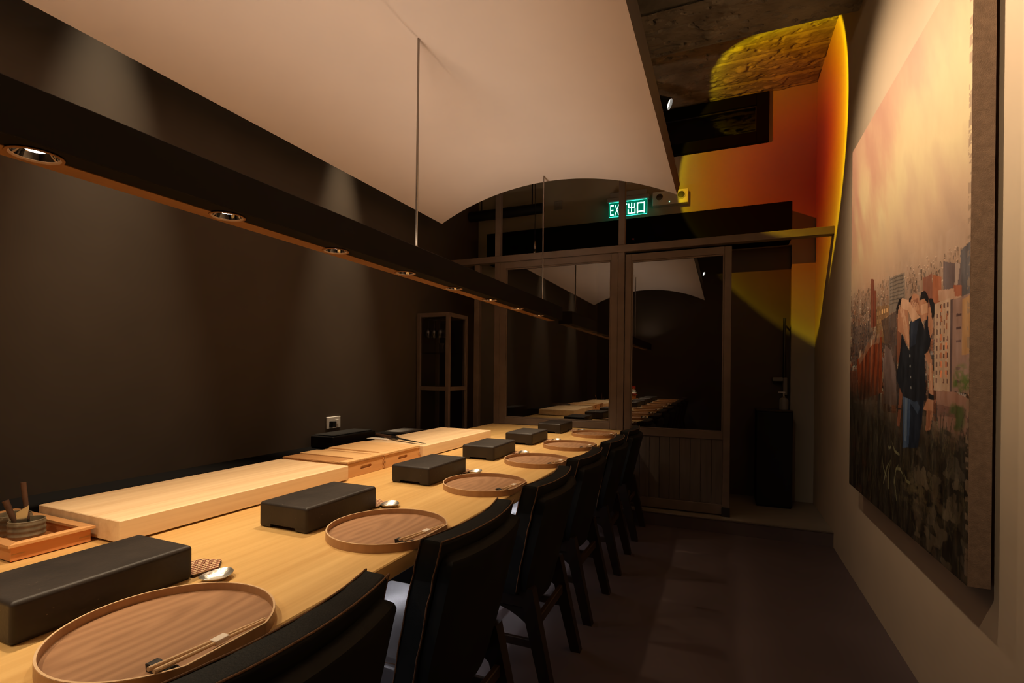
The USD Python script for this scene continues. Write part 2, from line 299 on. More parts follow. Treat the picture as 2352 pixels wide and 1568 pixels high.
# ------------------------------------------------------------------ counter
ct = thing('sushi_counter', 'long pale wooden sushi counter with place settings along its front', 'counter', kind=None)
obj('counter_top', box(-2.055, -.787, YN + .02, YP, ZC - .046, ZC, .003), 'counter_wood', ct)
obj('front_panel', box(-1.42, -1.38, YN + .02, YP, 0, ZC - .046), 'beam_black', ct)
obj('back_panel', box(-2.02, -1.99, YN + .02, YP, 0, ZC - .046), 'beam_black', ct)
obj('light_strip', box(-1.35, -1.32, YN + .1, 4.2, ZC - .058, ZC - .046), 'grey_plastic', ct)
rect_light('/World/sushi_counter/under_light', (-1.335, 1.5, ZC - .062), (-1.22, 1.5, .2), 0.02, 4.6, P_UNDER, COOL)
def board(x0, x1, y0, y1, h, lab):
    t = thing('cutting_board', lab, 'cutting board', ((x0 + x1) / 2, (y0 + y1) / 2, ZC))
    a, b = (x1 - x0) / 2, (y1 - y0) / 2
    obj('slab', box(-a, a, -b, b, .006, h, .002), 'board_wood', t)
    for s in (-1, 1): obj('foot', box(-a + .02, a - .012, s * (b - .05) - .02, s * (b - .05) + .02, 0, .006), 'black_matt', t)
    return t
board(-1.955, -1.545, .846, 1.765, .067, 'thick pale cutting board between the cup tray and the two lidded boxes')
board(-1.985, -1.565, 2.40, 3.285, .069, 'thick pale cutting board at the far end, with the knife lying across it')
# two lidded ingredient boxes side by side
for y0, y1, dark, lab in ((1.785, 2.055, True, 'lidded wooden box with dark bands across its lid, beside the near cutting board'), (2.059, 2.375, False, 'lidded wooden box with a plain pale lid, beside the far cutting board')):
    t = thing('ingredient_box', lab, 'box', (-1.77, (y0 + y1) / 2, ZC), group='ingredient boxes on the counter'); b = (y1 - y0) / 2
    ft = tom(box(.183, .195, -b, b, 0, .066, .0015))
    slot = manifold3d.Manifold.batch_hull([manifold3d.Manifold.cylinder(.1, .0075, .0075, 20).rotate((0, 90, 0)).translate((.15, s * .033, .036)) for s in (-1, 1)])
    obj('front', man(ft - slot), 'box_wood', t)
    obj('slot_lining', box(.1745, .1825, -.06, .06, .02, .052), 'lid_wood', t)
    obj('back', box(-.195, -.183, -b, b, 0, .066, .0015), 'box_wood', t); obj('side', box(-.183, .183, -b, -b + .011, 0, .066), 'box_wood', t); obj('side', box(-.183, .183, b - .011, b, 0, .066), 'box_wood', t)
    for s in (-1, 1):                                                     # finger joints at the front corners
        for k in range(3): obj('finger_joint', box(.192, .1962, s * (b - .0055) - .0055, s * (b - .0055) + .0055, .006 + k * .022, .017 + k * .022), 'lid_wood_dark' if k % 2 else 'box_wood', t)
    lid = obj('lid', box(-.198, .1985, -b - .001, b, .0665, .071, .001), 'lid_wood_dark' if dark else 'lid_wood', t)
    if dark:
        obj('lid_plank', box(-.196, .15, -.03, .085, .071, .0775, .001), 'lid_wood', lid); obj('lid_plank', box(-.196, .15, -b + .002, -.034, .071, .073, .0008), 'lid_wood_dark', lid)
    else:
        obj('lid_plank', box(-.196, .15, -b + .03, b - .004, .071, .0775, .001), 'lid_wood', lid)
    obj('lid_edge', box(.155, .1985, -b, b - .002, .071, .0775, .001), 'lid_wood', lid)
# knife across the far board
t = thing('kitchen_knife', 'long dark bladed knife with a wooden handle lying on the far cutting board', 'knife', (-1.86, 2.53, ZC + .0745), -20)
hd = manifold3d.Manifold.batch_hull([manifold3d.Manifold.sphere(.0115, 14).scale((1, 1, .85)).translate((x, 0, .0102)) for x in (-.20, -.02)])
obj('handle', man(hd), 'handle_wood', t); obj('bolster', cyl((-.022, 0, .0102), (.03, 0, .010), .0125, .011), 'black_gloss', t)
obj('blade', trimesh.convex.convex_hull([(.025, -.014, .008), (.025, .012, .008), (.025, .012, .0125), (.025, -.014, .009), (.30, .010, .003), (.30, .011, .0045), (.18, -.010, .0055), (.18, .012, .007)]), 'dark_steel', t)
tag(obj('folded_cloth', rbox(-2.05, -1.895, 2.50, 2.56, ZC + .069, ZC + .0735, .002, 8), 'paper'), 'narrow white folded cloth under the knife handle', 'cloth')

# ------------------------------------------------------------------ wooden tray with cups and tools
t = thing('cup_tray', 'small orange wooden tray holding two pottery cups at the near end', 'tray', (-1.85, .744, ZC))
A, B, T, Hh = .203, .086, .010, .046
obj('side', box(A - T, A, -B, B, .003, Hh - .007), 'orange_wood', t); obj('side', box(-A, -A + T, -B, B, .003, Hh - .007), 'orange_wood', t)
obj('end', box(-A + T, A - T, -B, -B + T, .003, Hh - .007), 'orange_wood_cross', t); obj('end', box(-A + T, A - T, B - T, B, .003, Hh - .007), 'orange_wood_cross', t)
obj('bottom', box(-A + T, A - T, -B + T, B - T, 0, .008), 'orange_wood_cross', t)
rim_o = shapely.box(-A - .008, -B - .008, A + .008, B + .008); rim_i = shapely.box(-A + .018, -B + .018, A - .018, B - .018)
for poly in ([(A + .008, -B - .008), (A + .008, B + .008), (A - .018, B - .018), (A - .018, -B + .018)], [(-A - .008, -B - .008), (-A + .018, -B + .018), (-A + .018, B - .018), (-A - .008, B + .008)]):
    obj('rim', prism(poly, Hh - .007, Hh), 'box_wood', t)
for poly in ([(A + .007, -B - .008), (A - .019, -B + .018), (-A + .019, -B + .018), (-A - .007, -B - .008)], [(A + .007, B + .008), (-A - .007, B + .008), (-A + .019, B - .018), (A - .019, B - .018)]):
    obj('rim', prism(poly, Hh - .007, Hh), 'lid_wood_dark', t)
for s in (-1, 1): obj('corner_spline', box(A - .0004, A + .0006, s * (B - .014) - .013, s * (B - .014) + .013, .018, .0205), 'lid_wood_dark', t)
def cup(x, y, lab):
    t = thing('pottery_cup', lab, 'cup', (x, y, ZC + .008), group='cups in the wooden tray')
    z = np.linspace(0, .058, 25); r = .034 + .006 * np.minimum(z / .02, 1) + .0009 * np.sin(z * 420)
    prof = [(0, 0)] + list(zip(r, z)) + [(.0375, .0595), (.0365, .0585)] + [(.0365, .03), (.032, .006), (0, .006)]
    obj('cup_body', lathe(prof, 48), 'pottery', t); return t
cup(-1.797, .752, 'nearer ribbed grey-green pottery cup, holding the small steel knife'); cup(-1.90, .764, 'further ribbed pottery cup, half hidden behind the nearer one')
def tool(name, lab, cat, p0, p1, r, m, blade=None):
    t = thing(name, lab, cat, p0); d = V(p1, float) - V(p0, float)
    obj('handle', cyl(d * .30, d, r * .8, r, 12), m, t)
    obj('shank', cyl(d * .02, d * .30, r * .55, r * .75, 10), 'dark_steel', t)
    if blade is not None: obj('blade', blade, 'steel', t)
zc = ZC + .016
bl = trimesh.convex.convex_hull([(-.004, -.006, .0), (.006, .004, 0), (.011, .010, .092), (.002, .002, .086), (-.010, -.010, .072), (-.0025, -.0075, .0), (.0075, .0025, 0), (.0125, .0085, .092)])
t = thing('small_knife', 'small steel blade standing point up in the nearer pottery cup', 'knife', (-1.797, .742, zc)); obj('blade', bl, 'steel', t)
tool('brush', 'taller brown handled brush standing in the nearer cup', 'brush', (-1.815, .765, zc), (-1.83, .757, zc + .150), .0065, 'handle_wood')
tool('brush', 'shorter dark red handled brush standing in the nearer cup', 'brush', (-1.818, .748, zc), (-1.838, .722, zc + .105), .0075, 'handle_wood')
tool('tongs', 'thin black and orange stick leaning to the left in the further cup', 'stick', (-1.90, .76, zc), (-1.945, .70, zc + .115), .0042, 'paper_orange')

# ------------------------------------------------------------------ place settings
NTH = ['nearest', 'second', 'third', 'fourth', 'fifth', 'sixth']
TRAY_Y = [.598, 1.254, 1.925, 2.57, 3.2, 3.88]; BLOCK = [(-1.246, .622), (-1.246, 1.295), (-1.258, 1.99), (-1.275, 2.665), (-1.29, 3.31), (-1.31, 4.02)]
def nth(k, txt): return txt % ('the place nearest the camera' if k == 0 else 'the %s place from the camera' % NTH[k])
BEHIND = [-.06, -.72]
def blk():
    L, W, H = .163, .1, .079
    m = tom(rbox(-W, W, -L, L, 0, H, .010, 24))
    m = m - manifold3d.Manifold.hull_points([(x, y, z) for y in (-1, 1) for x, z in ((-.062, -.01), (.062, -.01), (.05, .013), (-.05, .013))])
    m = m.trim_by_plane((0, 0, 1), .0012)
    return man(m)
t0 = None
b_mesh = blk()
def put(src, make, loc, lab, rot=0, group=None):
    return make(loc, lab) if src is None else dup(src, loc, rot, lab, group)
def mk_block(loc, lab):
    t = thing('serving_block', lab, 'serving block', loc, group='black serving blocks along the counter'); obj('stone', b_mesh, 'stoneware', t, 40); return t
R, FX, RIM = .18, .164, .024
def dshape(r, f): return Point(0, 0).buffer(r, 96).intersection(shapely.box(-1, -1, f, 1))
def mk_tray(loc, lab):
    t = thing('round_tray', lab, 'tray', loc, group='round wooden trays along the counter')
    obj('tray_base', prism(dshape(R - .003, FX - .003), .001, .0075), 'tray_wood', t)
    ring = dshape(R, FX).difference(dshape(R - .0045, FX - .0045))
    obj('rim', prism(ring, 0, RIM - .0012), 'tray_rim', t)
    obj('rim_edge', prism(dshape(R - .0004, FX - .0004).difference(dshape(R - .0041, FX - .0041)), RIM - .0012, RIM), 'chopstick_wood', t, label='pale bare top edge of the rim')
    return t
def mk_chop(loc, lab):
    t = thing('chopsticks', lab, 'chopsticks', loc, group='chopstick pairs on the trays')
    for s, e in ((-.0045, -.003), (.0045, .003)):
        obj('stick', cyl((s * 1.6, -.105, .0045), (e, .105, -.0105), .0037, .0024, 10), 'chopstick_wood', t)
    obj('paper_band', box(-.0085, .0085, -.004, .022, -.0077, .0008, .0008), 'paper', t); return t
def mk_rest(loc, lab):
    t = thing('chopstick_rest', lab, 'chopstick rest', loc, group='black chopstick rests on the trays')
    P = [(-.028, 0), (.028, 0), (.030, .012), (.020, .0135), (.006, .0085), (-.006, .0085), (-.020, .0135), (-.030, .012)]
    m = prism(P, -.009, .009); m.apply_transform(trimesh.transformations.rotation_matrix(math.pi / 2, (1, 0, 0))); obj('rest', m, 'rest_black', t); return t
def mk_coaster(loc, lab):
    t = thing('coaster', lab, 'coaster', loc, group='woven coasters behind the trays')
    H = Polygon([(.056 * math.cos(a), .056 * math.sin(a)) for a in np.arange(6) * math.pi / 3 + .3])
    obj('backing', prism(H, 0, .0055), 'coaster_dark', t)
    top = H.buffer(-.0015); holes = [shapely.box(x - .0017, y - .0017, x + .0017, y + .0017) for i in range(-6, 7) for j in range(-6, 7) for x, y in [(i * .0078 + (j % 2) * .0012, j * .0078)] if top.buffer(-.004).contains(Point(x, y))]
    obj('weave', prism(top.difference(shapely.union_all(holes)), .0055, .0075), 'woven', t, label='pale and red-brown pierced weave'); return t
def mk_dish(loc, lab):
    t = thing('silver_dish', lab, 'dish', loc, group='small silver dishes behind the trays')
    r = np.linspace(0, 1, 14); prof = [(0, 0), (.012, 0)] + [(.012 + .026 * q, .011 * q ** 1.8) for q in r[1:]] + [(.0372, .0118)] + [(.012 + .025 * q, .0014 + .0105 * q ** 1.8) for q in r[::-1]] + [(0, .0014)]
    m = lathe(prof, 48); m.vertices[:, 0] *= .86; m.vertices += 0
    a = m.vertices; a[:, 2] += .004 * np.abs(a[:, 1] / .038) ** 2 * (a[:, 2] > .003)
    obj('bowl', m, 'silver', t, True); return t
def settings():
    S = {}
    def go(key, make, loc, lab, rot=0):
        o = make(loc, lab) if key not in S else dup(S[key], loc, rot, lab)
        S.setdefault(key, o)
    for k in range(6):
        y = TRAY_Y[k]
        go('b', mk_block, (*BLOCK[k], ZC), nth(k, 'black stoneware serving block with a notched foot at %s'), [0, 0, -1, 1, 0, -1][k])
        go('t', mk_tray, (-.942, y, ZC), nth(k, 'round flat-fronted wooden tray at %s'))
        go('r', mk_rest, (-.820, y - .084, ZC + .0075), nth(k, 'small black chopstick rest on the tray at %s'))
        go('c', mk_chop, (-.809, y - .004, ZC + .0232), nth(k, 'pale chopstick pair in a paper band at %s'), [0, -3, 2, -2, 1, 0][k])
        go('k', mk_coaster, (-1.19, y + .228, ZC), nth(k, 'hexagonal woven coaster beside the block at %s'), [0, 14, -8, 20, 5, 0][k])
        go('d', mk_dish, (-1.092 - .02 * (k > 0), y + .205 + .03 * (k > 0), ZC), nth(k, 'small hammered silver dish behind the tray at %s'), [0, 20, -10, 30, 0, 15][k])
    for k, y in enumerate(BEHIND):
        w = ('first', 'second')[k] + ' place behind the camera, mirrored in the glass'
        go('b', mk_block, (-1.246, y + .03, ZC), 'black serving block at the ' + w); go('t', mk_tray, (-.942, y, ZC), 'round wooden tray at the ' + w)
        go('d', mk_dish, (-1.11, y + .235, ZC), 'small silver dish at the ' + w)
settings()
# new-year mochi ornament at the near end, seen mirrored in the sliding door
t = thing('mochi_ornament', 'white stacked mochi ornament on a wooden stand, mirrored in the sliding door', 'ornament', (-1.62, -1.05, ZC))
obj('stand', cat_([box(-.045, .045, -.045, .045, 0, .075, .002), box(-.065, .065, -.065, .065, .075, .09, .002)]), 'orange_wood', t); obj('paper_sheet', box(-.07, .07, -.07, .07, .09, .093), 'paper_red', t)
sq = lambda r, h, z: moved(trimesh.Trimesh(*(lambda s: (s.vertices * (r, r, h), s.faces))(trimesh.creation.icosphere(3, 1))), (0, 0, z))
obj('lower_mochi', sq(.058, .028, .12), 'mochi_white', t, True); obj('upper_mochi', sq(.042, .024, .168), 'mochi_white', t, True); obj('orange_fruit', sq(.022, .02, .206), 'paper_orange', t, True); obj('paper_fan', box(-.04, .04, .012, .016, .20, .25, .001), 'paper_red', t)

# ------------------------------------------------------------------ chairs
def curved_slab(zs, front, thick, half, top_r=.012, bow=.03, n=17, wid=None):
    """upholstered slab: front(z) is its face, half(z) its half width, bowed back in the middle"""
    ys = np.linspace(-1, 1, n); rows = []
    for z in zs:
        h = half(z); f = front(z) + bow * (1 - ys ** 2); rows.append((f, ys * h, np.full(n, z), np.full(n, thick(z))))
    # section ring: front row left to right then back row right to left, edges pulled in for softness
    v = []; m = 2 * n
    for f, y, z, th in rows:
        e = 1 - .07 * np.clip((np.abs(ys) - .86) / .14, 0, 1) ** 2
        c = f + th / 2
        v += [np.stack([c - th / 2 * e, y, z], 1), np.stack([c + th / 2 * e, y, z], 1)[::-1]]
    v = np.vstack(v); f = []
    for k in range(len(zs) - 1):
        a, b = k * m, (k + 1) * m
        for i in range(m):
            j = (i + 1) % m; f += [[a + i, a + j, b + j], [a + i, b + j, b + i]]
    for k, rev in ((0, True), (len(zs) - 1, False)):
        a = k * m
        for i in range(n - 1):
            q = [a + i, a + i + 1, a + m - 2 - i, a + m - 1 - i]
            f += [[q[0], q[2], q[1]], [q[0], q[3], q[2]]] if rev else [[q[0], q[1], q[2]], [q[0], q[2], q[3]]]
    t = trimesh.Trimesh(v, V(f), process=False); trimesh.repair.fix_normals(t); return t
def seam(P, seed, r=.0022):
    P = V(P, float); d = np.linspace(0, 1, len(P)); rng = np.random.RandomState(seed)
    n = max(12, int(np.sum(np.linalg.norm(np.diff(P, axis=0), axis=1)) / .008)); q = np.linspace(0, 1, n)
    Q = np.stack([np.interp(q, d, P[:, k]) for k in range(3)], 1); Q += (meshkit.noise(np.stack([q * 40, q * 0 + seed, q * 0], 1), seed)[:, None] - .5) * .003
    return tube(Q, r, 5)
GC = 'black leather chairs along the counter'
def mk_chair(loc, lab):                                                 # local origin: floor under the seat centre, facing -x; world x = -0.92 + local
    t = thing('dining_chair', lab, 'chair', loc, group=GC); X = .92
    zb, zt = .40, .82; fr = lambda z: -.800 + X + (z - zb) / (zt - zb) * .088 + .018 * ((z - zb) / (zt - zb) - .5) ** 2 - .006
    zs = np.concatenate([np.linspace(zb, zt - .012, 12), [zt - .004, zt]])
    th = lambda z: .066 - .012 * max(0, (z - zt + .012) / .012) ** 2
    hw = lambda z: .232 - .004 * max(0, (z - zt + .012) / .012)
    obj('back_cushion', curved_slab(zs, fr, th, hw, bow=.034), 'leather', t, 40)
    edge = lambda off, s, z0, z1: [(fr(z) + off, s * .2335, z) for z in np.linspace(z0, z1, 12)]
    ys = np.linspace(-1, 1, 15)
    for off, sd in ((.003, 3), (.0635, 11)):
        P = edge(off, -1, zb + .01, zt - .004) + [(fr(zt) + off + .034 * (1 - y * y), y * .2335, zt + .0005) for y in ys] + edge(off, 1, zb + .01, zt - .004)[::-1]
        obj('stitched_seam', seam(P, sd), 'leather_edge', t, True)
    f2 = lambda z: fr(z) + .070 - .010 * max(0, (.62 - z) / .3)
    zs2 = np.concatenate([np.linspace(.335, .757, 14), [.770, .778, .782]])
    th2 = lambda z: (.034 + .004 * (z - .33) / .46) * (1 if z < .765 else .86 if z < .775 else .55 if z < .781 else .2)
    hw2 = lambda z: (.225 if z > .5 else .225 - .045 * ((.5 - z) / .165) ** 2) - (.0 if z < .765 else .006 if z < .775 else .016 if z < .781 else .024)
    obj('back_shell', curved_slab(zs2, f2, th2, hw2, bow=.034), 'leather', t, 40)
    st = rbox(-.225, .145, -.225, .225, .395, .475, .022, 20); a = st.vertices; st = tom(st).refine_to_length(.03); st = man(st); a = st.vertices
    up_ = np.clip((a[:, 2] - .43) / .045, 0, 1); a[:, 2] += up_ * .018 * np.clip(1 - (a[:, 0] + .04) ** 2 / .034, 0, 1) * np.clip(1 - a[:, 1] ** 2 / .05, 0, 1)
    obj('seat_cushion', st, 'seat_leather', t, 50)
    sq_ = [(-.215, -.217), (-.215, .217), (.12, .217)]; obj('seat_seam', seam([(x, y, .468) for x, y in [(.12, -.217)] + sq_], 5), 'leather_edge', t, True)
    obj('seat_frame', cat_([box(-.20, .22, s * .195 - .014, s * .195 + .014, .345, .395, .003) for s in (-1, 1)] + [box(-.20, -.17, -.19, .19, .345, .395, .003), box(.19, .22, -.19, .19, .345, .395, .003)]), 'chair_wood', t)
    for s in (-1, 1):
        obj('leg', bar((.212, s * .186, .42), (.315, s * .193, 0), .030, .024, .022, .019), 'chair_wood', t)
        obj('leg', bar((-.195, s * .188, .395), (-.225, s * .195, 0), .021, .019, .015, .015), 'chair_wood', t)
        P = [(.225, .36), (.05, .355), (.05, .338)] + [(.05 + .19 * q, .338 - .075 * q ** 2.2) for q in np.linspace(.1, 1, 8)] + [(.255, .30)]
        m = prism(Polygon(P).buffer(0), -.011, .011); m.apply_transform(trimesh.transformations.rotation_matrix(math.pi / 2, (1, 0, 0))); m.apply_translation((0, s * .19, 0)); obj('bracket', m, 'chair_wood', t)
    obj('rear_stretcher', box(.236, .256, -.178, .178, .255, .295, .003), 'chair_bar_wood', t)
    obj('front_stretcher', box(-.222, -.202, -.178, .178, .20, .235, .003), 'chair_bar_wood', t)
    for s in (-1, 1): obj('side_stretcher', box(-.205, .262, s * .192 - .008, s * .192 + .008, .19, .222, .002), 'chair_bar_wood', t)
    return t
ch0 = None
for k, y in enumerate([.635, 1.315, 1.985, 2.635, 3.30, 3.985]):
    lab = nth(k, 'black leather chair with brown stitched seams at %s')
    if ch0 is None: ch0 = mk_chair((-.92, y, 0), lab)
    else: dup(ch0, (-.92 + [0, 0, .006, -.004, .004, 0][k], y, 0), [0, 0, 1.2, -1, .8, 0][k], lab)
for k, y in enumerate(BEHIND): dup(ch0, (-.92, y, 0), 0, 'black leather chair, %s place behind the camera, seen only mirrored in glass' % ('first', 'second')[k])

# ------------------------------------------------------------------ canopy
cp = thing('curved_canopy', 'large cream vaulted canopy hanging over the counter, dark on its sides', 'canopy')
CX0, CX1, CZ, SAG, YB0, YB1 = -2.433, -.348, 2.625, .25, -1.14, 4.0
def arch(z_add=0, n=61, sag=SAG, x0=CX0, x1=CX1):
    h = (x1 - x0) / 2; r = (h * h + sag * sag) / (2 * sag); xs = np.linspace(x0, x1, n)
    return xs, CZ + z_add + np.sqrt(r * r - (xs - (x0 + x1) / 2) ** 2) - (r - sag)
xs, zs_ = arch(); N = len(xs); FH = .175; SL = .27
under = np.vstack([np.stack([xs, np.full(N, YB0), zs_], 1), np.stack([xs, np.full(N, YB1), zs_], 1)])
i = np.arange(N - 1); obj('underside', (under, np.stack([i, i + 1, N + i + 1, N + i], 1)), 'canopy_cream', cp, True, label='smooth cream underside')
zt_ = np.maximum(zs_ + .05, CZ + FH); top0 = np.stack([xs, np.full(N, YB0), zt_], 1); top1 = np.stack([xs, YB1 + SL * np.clip((zt_ - zs_) / FH, 0, 1), zt_], 1)
vv = np.vstack([under, top0, top1]); F = []
for k in range(N - 1):
    F += [[2 * N + k, 3 * N + k, 3 * N + k + 1], [2 * N + k, 3 * N + k + 1, 2 * N + k + 1], [N + k, N + k + 1, 3 * N + k + 1], [N + k, 3 * N + k + 1, 3 * N + k], [k, 2 * N + k + 1, k + 1], [k, 2 * N + k, 2 * N + k + 1]]
for k, s in ((0, 1), (N - 1, -1)):
    q = [k, N + k, 3 * N + k, 2 * N + k]; F += [[q[0], q[1], q[2]][::s], [q[0], q[2], q[3]][::s]]
obj('casing', trimesh.Trimesh(vv, V(F), process=False), 'canopy_side', cp, False, label='dark sides and top')

# ------------------------------------------------------------------ lighting beam on two rods, with recessed downlights
BX0, BX1, BZ0, BZ1, BY0, BY1 = -1.457, -1.322, 1.715, 1.832, -1.3, 4.22
LY = [.589 + .457 * k for k in range(-3, 8)]
lb = thing('lighting_beam', 'long slim black lighting beam hung over the counter on thin rods', 'lighting beam')
body = tom(box(BX0, BX1, BY0, BY1, BZ0, BZ1, .002))
for y in LY: body = body - manifold3d.Manifold.cylinder(.07, .043, .043, 32).translate((-1.39, y, BZ0 - .01))
obj('beam_body', man(body), 'beam_black', lb)
tr = tom(box(BX0 + .001, -1.392, BY0, BY1, BZ0 - .0025, BZ0 - .0002))
for y in LY: tr = tr - manifold3d.Manifold.cylinder(.07, .0502, .0502, 32).translate((-1.39, y, BZ0 - .03))
obj('wood_strip', man(tr), 'trim_wood', lb, label='warm wooden strip along the underside')
for y in (3.88, 2.05, .22):
    za = CZ + SAG
    obj('suspension_rod', cyl((-1.39, y, BZ1), (-1.39, y, za), .0058, None, 12), 'rod_steel', lb)
    obj('rod_ferrule', cyl((-1.39, y, BZ1), (-1.39, y, BZ1 + .03), .0085, None, 14), 'rod_steel', lb)
obj('uplight_channel', box(-1.41, -1.365, BY0 + .05, BY1 - .08, BZ1, BZ1 + .006), 'grey_plastic', lb)
def mk_down(loc, lab):
    t = thing('recessed_downlight', lab, 'downlight', loc, group='downlights in the lighting beam')
    ring = [(.0425, .001), (.050, -.0028), (.0495, -.0045), (.044, -.0048), (.0405, -.001), (.0405, .001)]
    obj('trim_ring', lathe(ring + [ring[0]], 40), 'trim_wood', t)
    prof = [(.0405, 0), (.034, .020), (.022, .040), (.015, .046)]; m = trimesh.creation.revolve(V(prof), sections=40)
    obj('reflector', m, 'chrome', t, True); obj('led', cyl((0, 0, .009), (0, 0, .013), .017, None, 24), 'lamp_glow', t); obj('lens_holder', cat_([cyl((0, 0, .013), (0, 0, .03), .019, .014, 24), box(-.036, .036, -.003, .003, .014, .019)]), 'chrome', t); return t
dl0 = None
for k, y in enumerate(LY):
    j = k - 3
    lab = ('recessed downlight in the lighting beam, %s' % (('the largest, nearest the camera' if j == 0 else 'number %s in line from the camera' % ['one', 'two', 'three', 'four', 'five', 'six', 'seven', 'eight'][j]) if j >= 0 else '%s one behind the camera' % ['third', 'second', 'first'][k]))
    if dl0 is None: dl0 = mk_down((-1.39, y, BZ0), lab)
    else: dup(dl0, (-1.39, y, BZ0), 0, lab)
    spot('/World/lighting_beam/lamp_%03d' % k, (-1.39, y, BZ0 - .006), (-1.37, y + .02, 0), P_DOWN, WARM, 50, .75, .016)
for k, y in enumerate([-1.22, -.35, .45, 1.15, 2.0, 2.9, 3.75]):
    spot('/World/lighting_beam/up_%03d' % k, (-1.385, y, BZ1 + .012), (-1.385, y, 3), P_UP, WARM2, 72, .9, .02)

# ------------------------------------------------------------------ spots on the canopy edge, wall washers, sunset lamp
def track_spot(name, pos, target, power, lab, half, soft=.6, color=WARM2, rad=.036, ln=.10, mount=None, group=None):
    p = V(pos, float); d = V(target, float) - p; d /= np.linalg.norm(d)
    t = thing(name, lab, 'spotlight', tuple(p), group=group)
    pr = [(0, 0), (rad, 0), (rad, ln), (rad * .85, ln), (rad * .85, .012), (0, .012)]; m = lathe(pr, 28); R_ = trimesh.geometry.align_vectors([0, 0, 1], d); m.apply_transform(R_); m.apply_translation(-d * ln)
    obj('can', m, 'black_matt', t); obj('lens', cyl(-d * .022, -d * .018, rad * .84, None, 24), 'spot_glow', t)
    q = -d * ln * .6; e = V(mount, float) - p; obj('arm', tube([q, q * .5 + e * .5 + (0, 0, .01), e], .008), 'black_matt', t); obj('base', cyl(e - (0, 0, .02), e + (0, 0, .004), .022), 'black_matt', t)
    spot(str(t.GetPath()) + '/light', tuple(d * .004), tuple(d), power, color, half, soft, .025)
for k, (y, ty, lab) in enumerate([(3.10, 2.95, 'small black spotlight beside the far end of the canopy, its lens shining'), (1.75, 2.1, 'black spotlight on the canopy edge aimed at the near half of the canvas'), (.2, .8, 'black spotlight on the canopy edge, the one closest to the camera')]):
    track_spot('track_spotlight', (-.315, y, 2.862), (.742, ty, 2.36), P_SPOT * [.62, 1.1, 1.0][k], lab, 52, 1.0, mount=(-.40, y, 2.824), group='spotlights on the canopy edge')
for k, (y, lab) in enumerate([(1.38, 'small ceiling downlight washing the dark wall behind the canopy, nearer one'), (2.92, 'small ceiling downlight washing the dark wall behind the canopy, further one'), (-.3, 'small ceiling downlight washing the dark wall behind the camera')]):
    track_spot('wall_washer', (-2.44, y, 3.80), (-2.46, y, 0), P_WASH, lab, 14.0, 1.0, WARM, .028, .06, mount=(-2.40, y, ZCE - .004), group='washers behind the canopy')
# sunset lamp: a bright point behind a round filter that turns from red at its centre to yellow at its rim
SL_P = V([-.675, 3.677, 3.331]); az, el = .779, -.106; SD = V([math.sin(az) * math.cos(el), math.cos(az) * math.cos(el), math.sin(el)]); FD, FR = .11, .11 * math.tan(math.radians(35.05))
fc = SL_P + SD * FD
mat('sunset_filter', {'g': ('geometry', {}), 'd': ('vector_math', {'math_type': 'distance', 'vector2': tuple(fc)}), 'm': ('math', {'math_type': 'divide', 'value2': FR}),
    'r': ('rgb_ramp', {'ramp': [(0, (.45, .045, .05)), (.2, (.50, .075, .055)), (.36, (.60, .17, .040)), (.67, (.68, .36, .028)), (.875, (.75, .52, .03)), (.955, (.86, .70, .05)), (.985, (.95, .80, .07)), (1.0, (.8, .6, .04))]}), 't': ('transparent_bsdf', {}), 's': ('vector_math', {'math_type': 'subtract', 'vector2': tuple(fc)}), 'o': ('vector_math', {'math_type': 'dot_product', 'vector2': (math.cos(az), -math.sin(az), 0)}),
    'mr': ('map_range', {'from_min': -FR, 'from_max': FR, 'to_min': .48, 'to_max': 1.0, 'clamp': True}), 'sc': ('vector_math', {'math_type': 'scale'})},
    [('g.position', 'd.vector1'), ('d.value', 'm.value1'), ('m.value', 'r.fac'), ('g.position', 's.vector1'), ('s.vector', 'o.vector1'), ('o.value', 'mr.value'), ('r.color', 'sc.vector1'), ('mr.result', 'sc.scale'), ('sc.vector', 't.color')], 't.BSDF')
t = thing('sunset_lamp', 'projector lamp under the concrete beam that casts the orange disc on the end wall', 'lamp')
Rm = trimesh.geometry.align_vectors([0, 0, 1], SD)
def on_axis(m, d): m = m.copy(); m.apply_transform(Rm); m.apply_translation(SL_P + SD * d); return m
obj('housing', on_axis(lathe([(0, -.05), (FR + .006, -.05), (FR + .006, FD), (FR, FD), (FR, -.045), (0, -.045)], 48), 0), 'black_matt', t)
obj('filter', on_axis(man(manifold3d.Manifold.cylinder(.0008, FR, FR, 96)), FD - .002), 'sunset_filter', t)
obj('stem', tube([SL_P - SD * .02 + (0, 0, FR + .004), SL_P - SD * .02 + (0, -.03, .172)], .01), 'black_matt', t)
spot('/World/sunset_lamp/light', tuple(SL_P), tuple(SL_P + SD), P_SUN, (1, 1, 1), 44, .1, .0019)

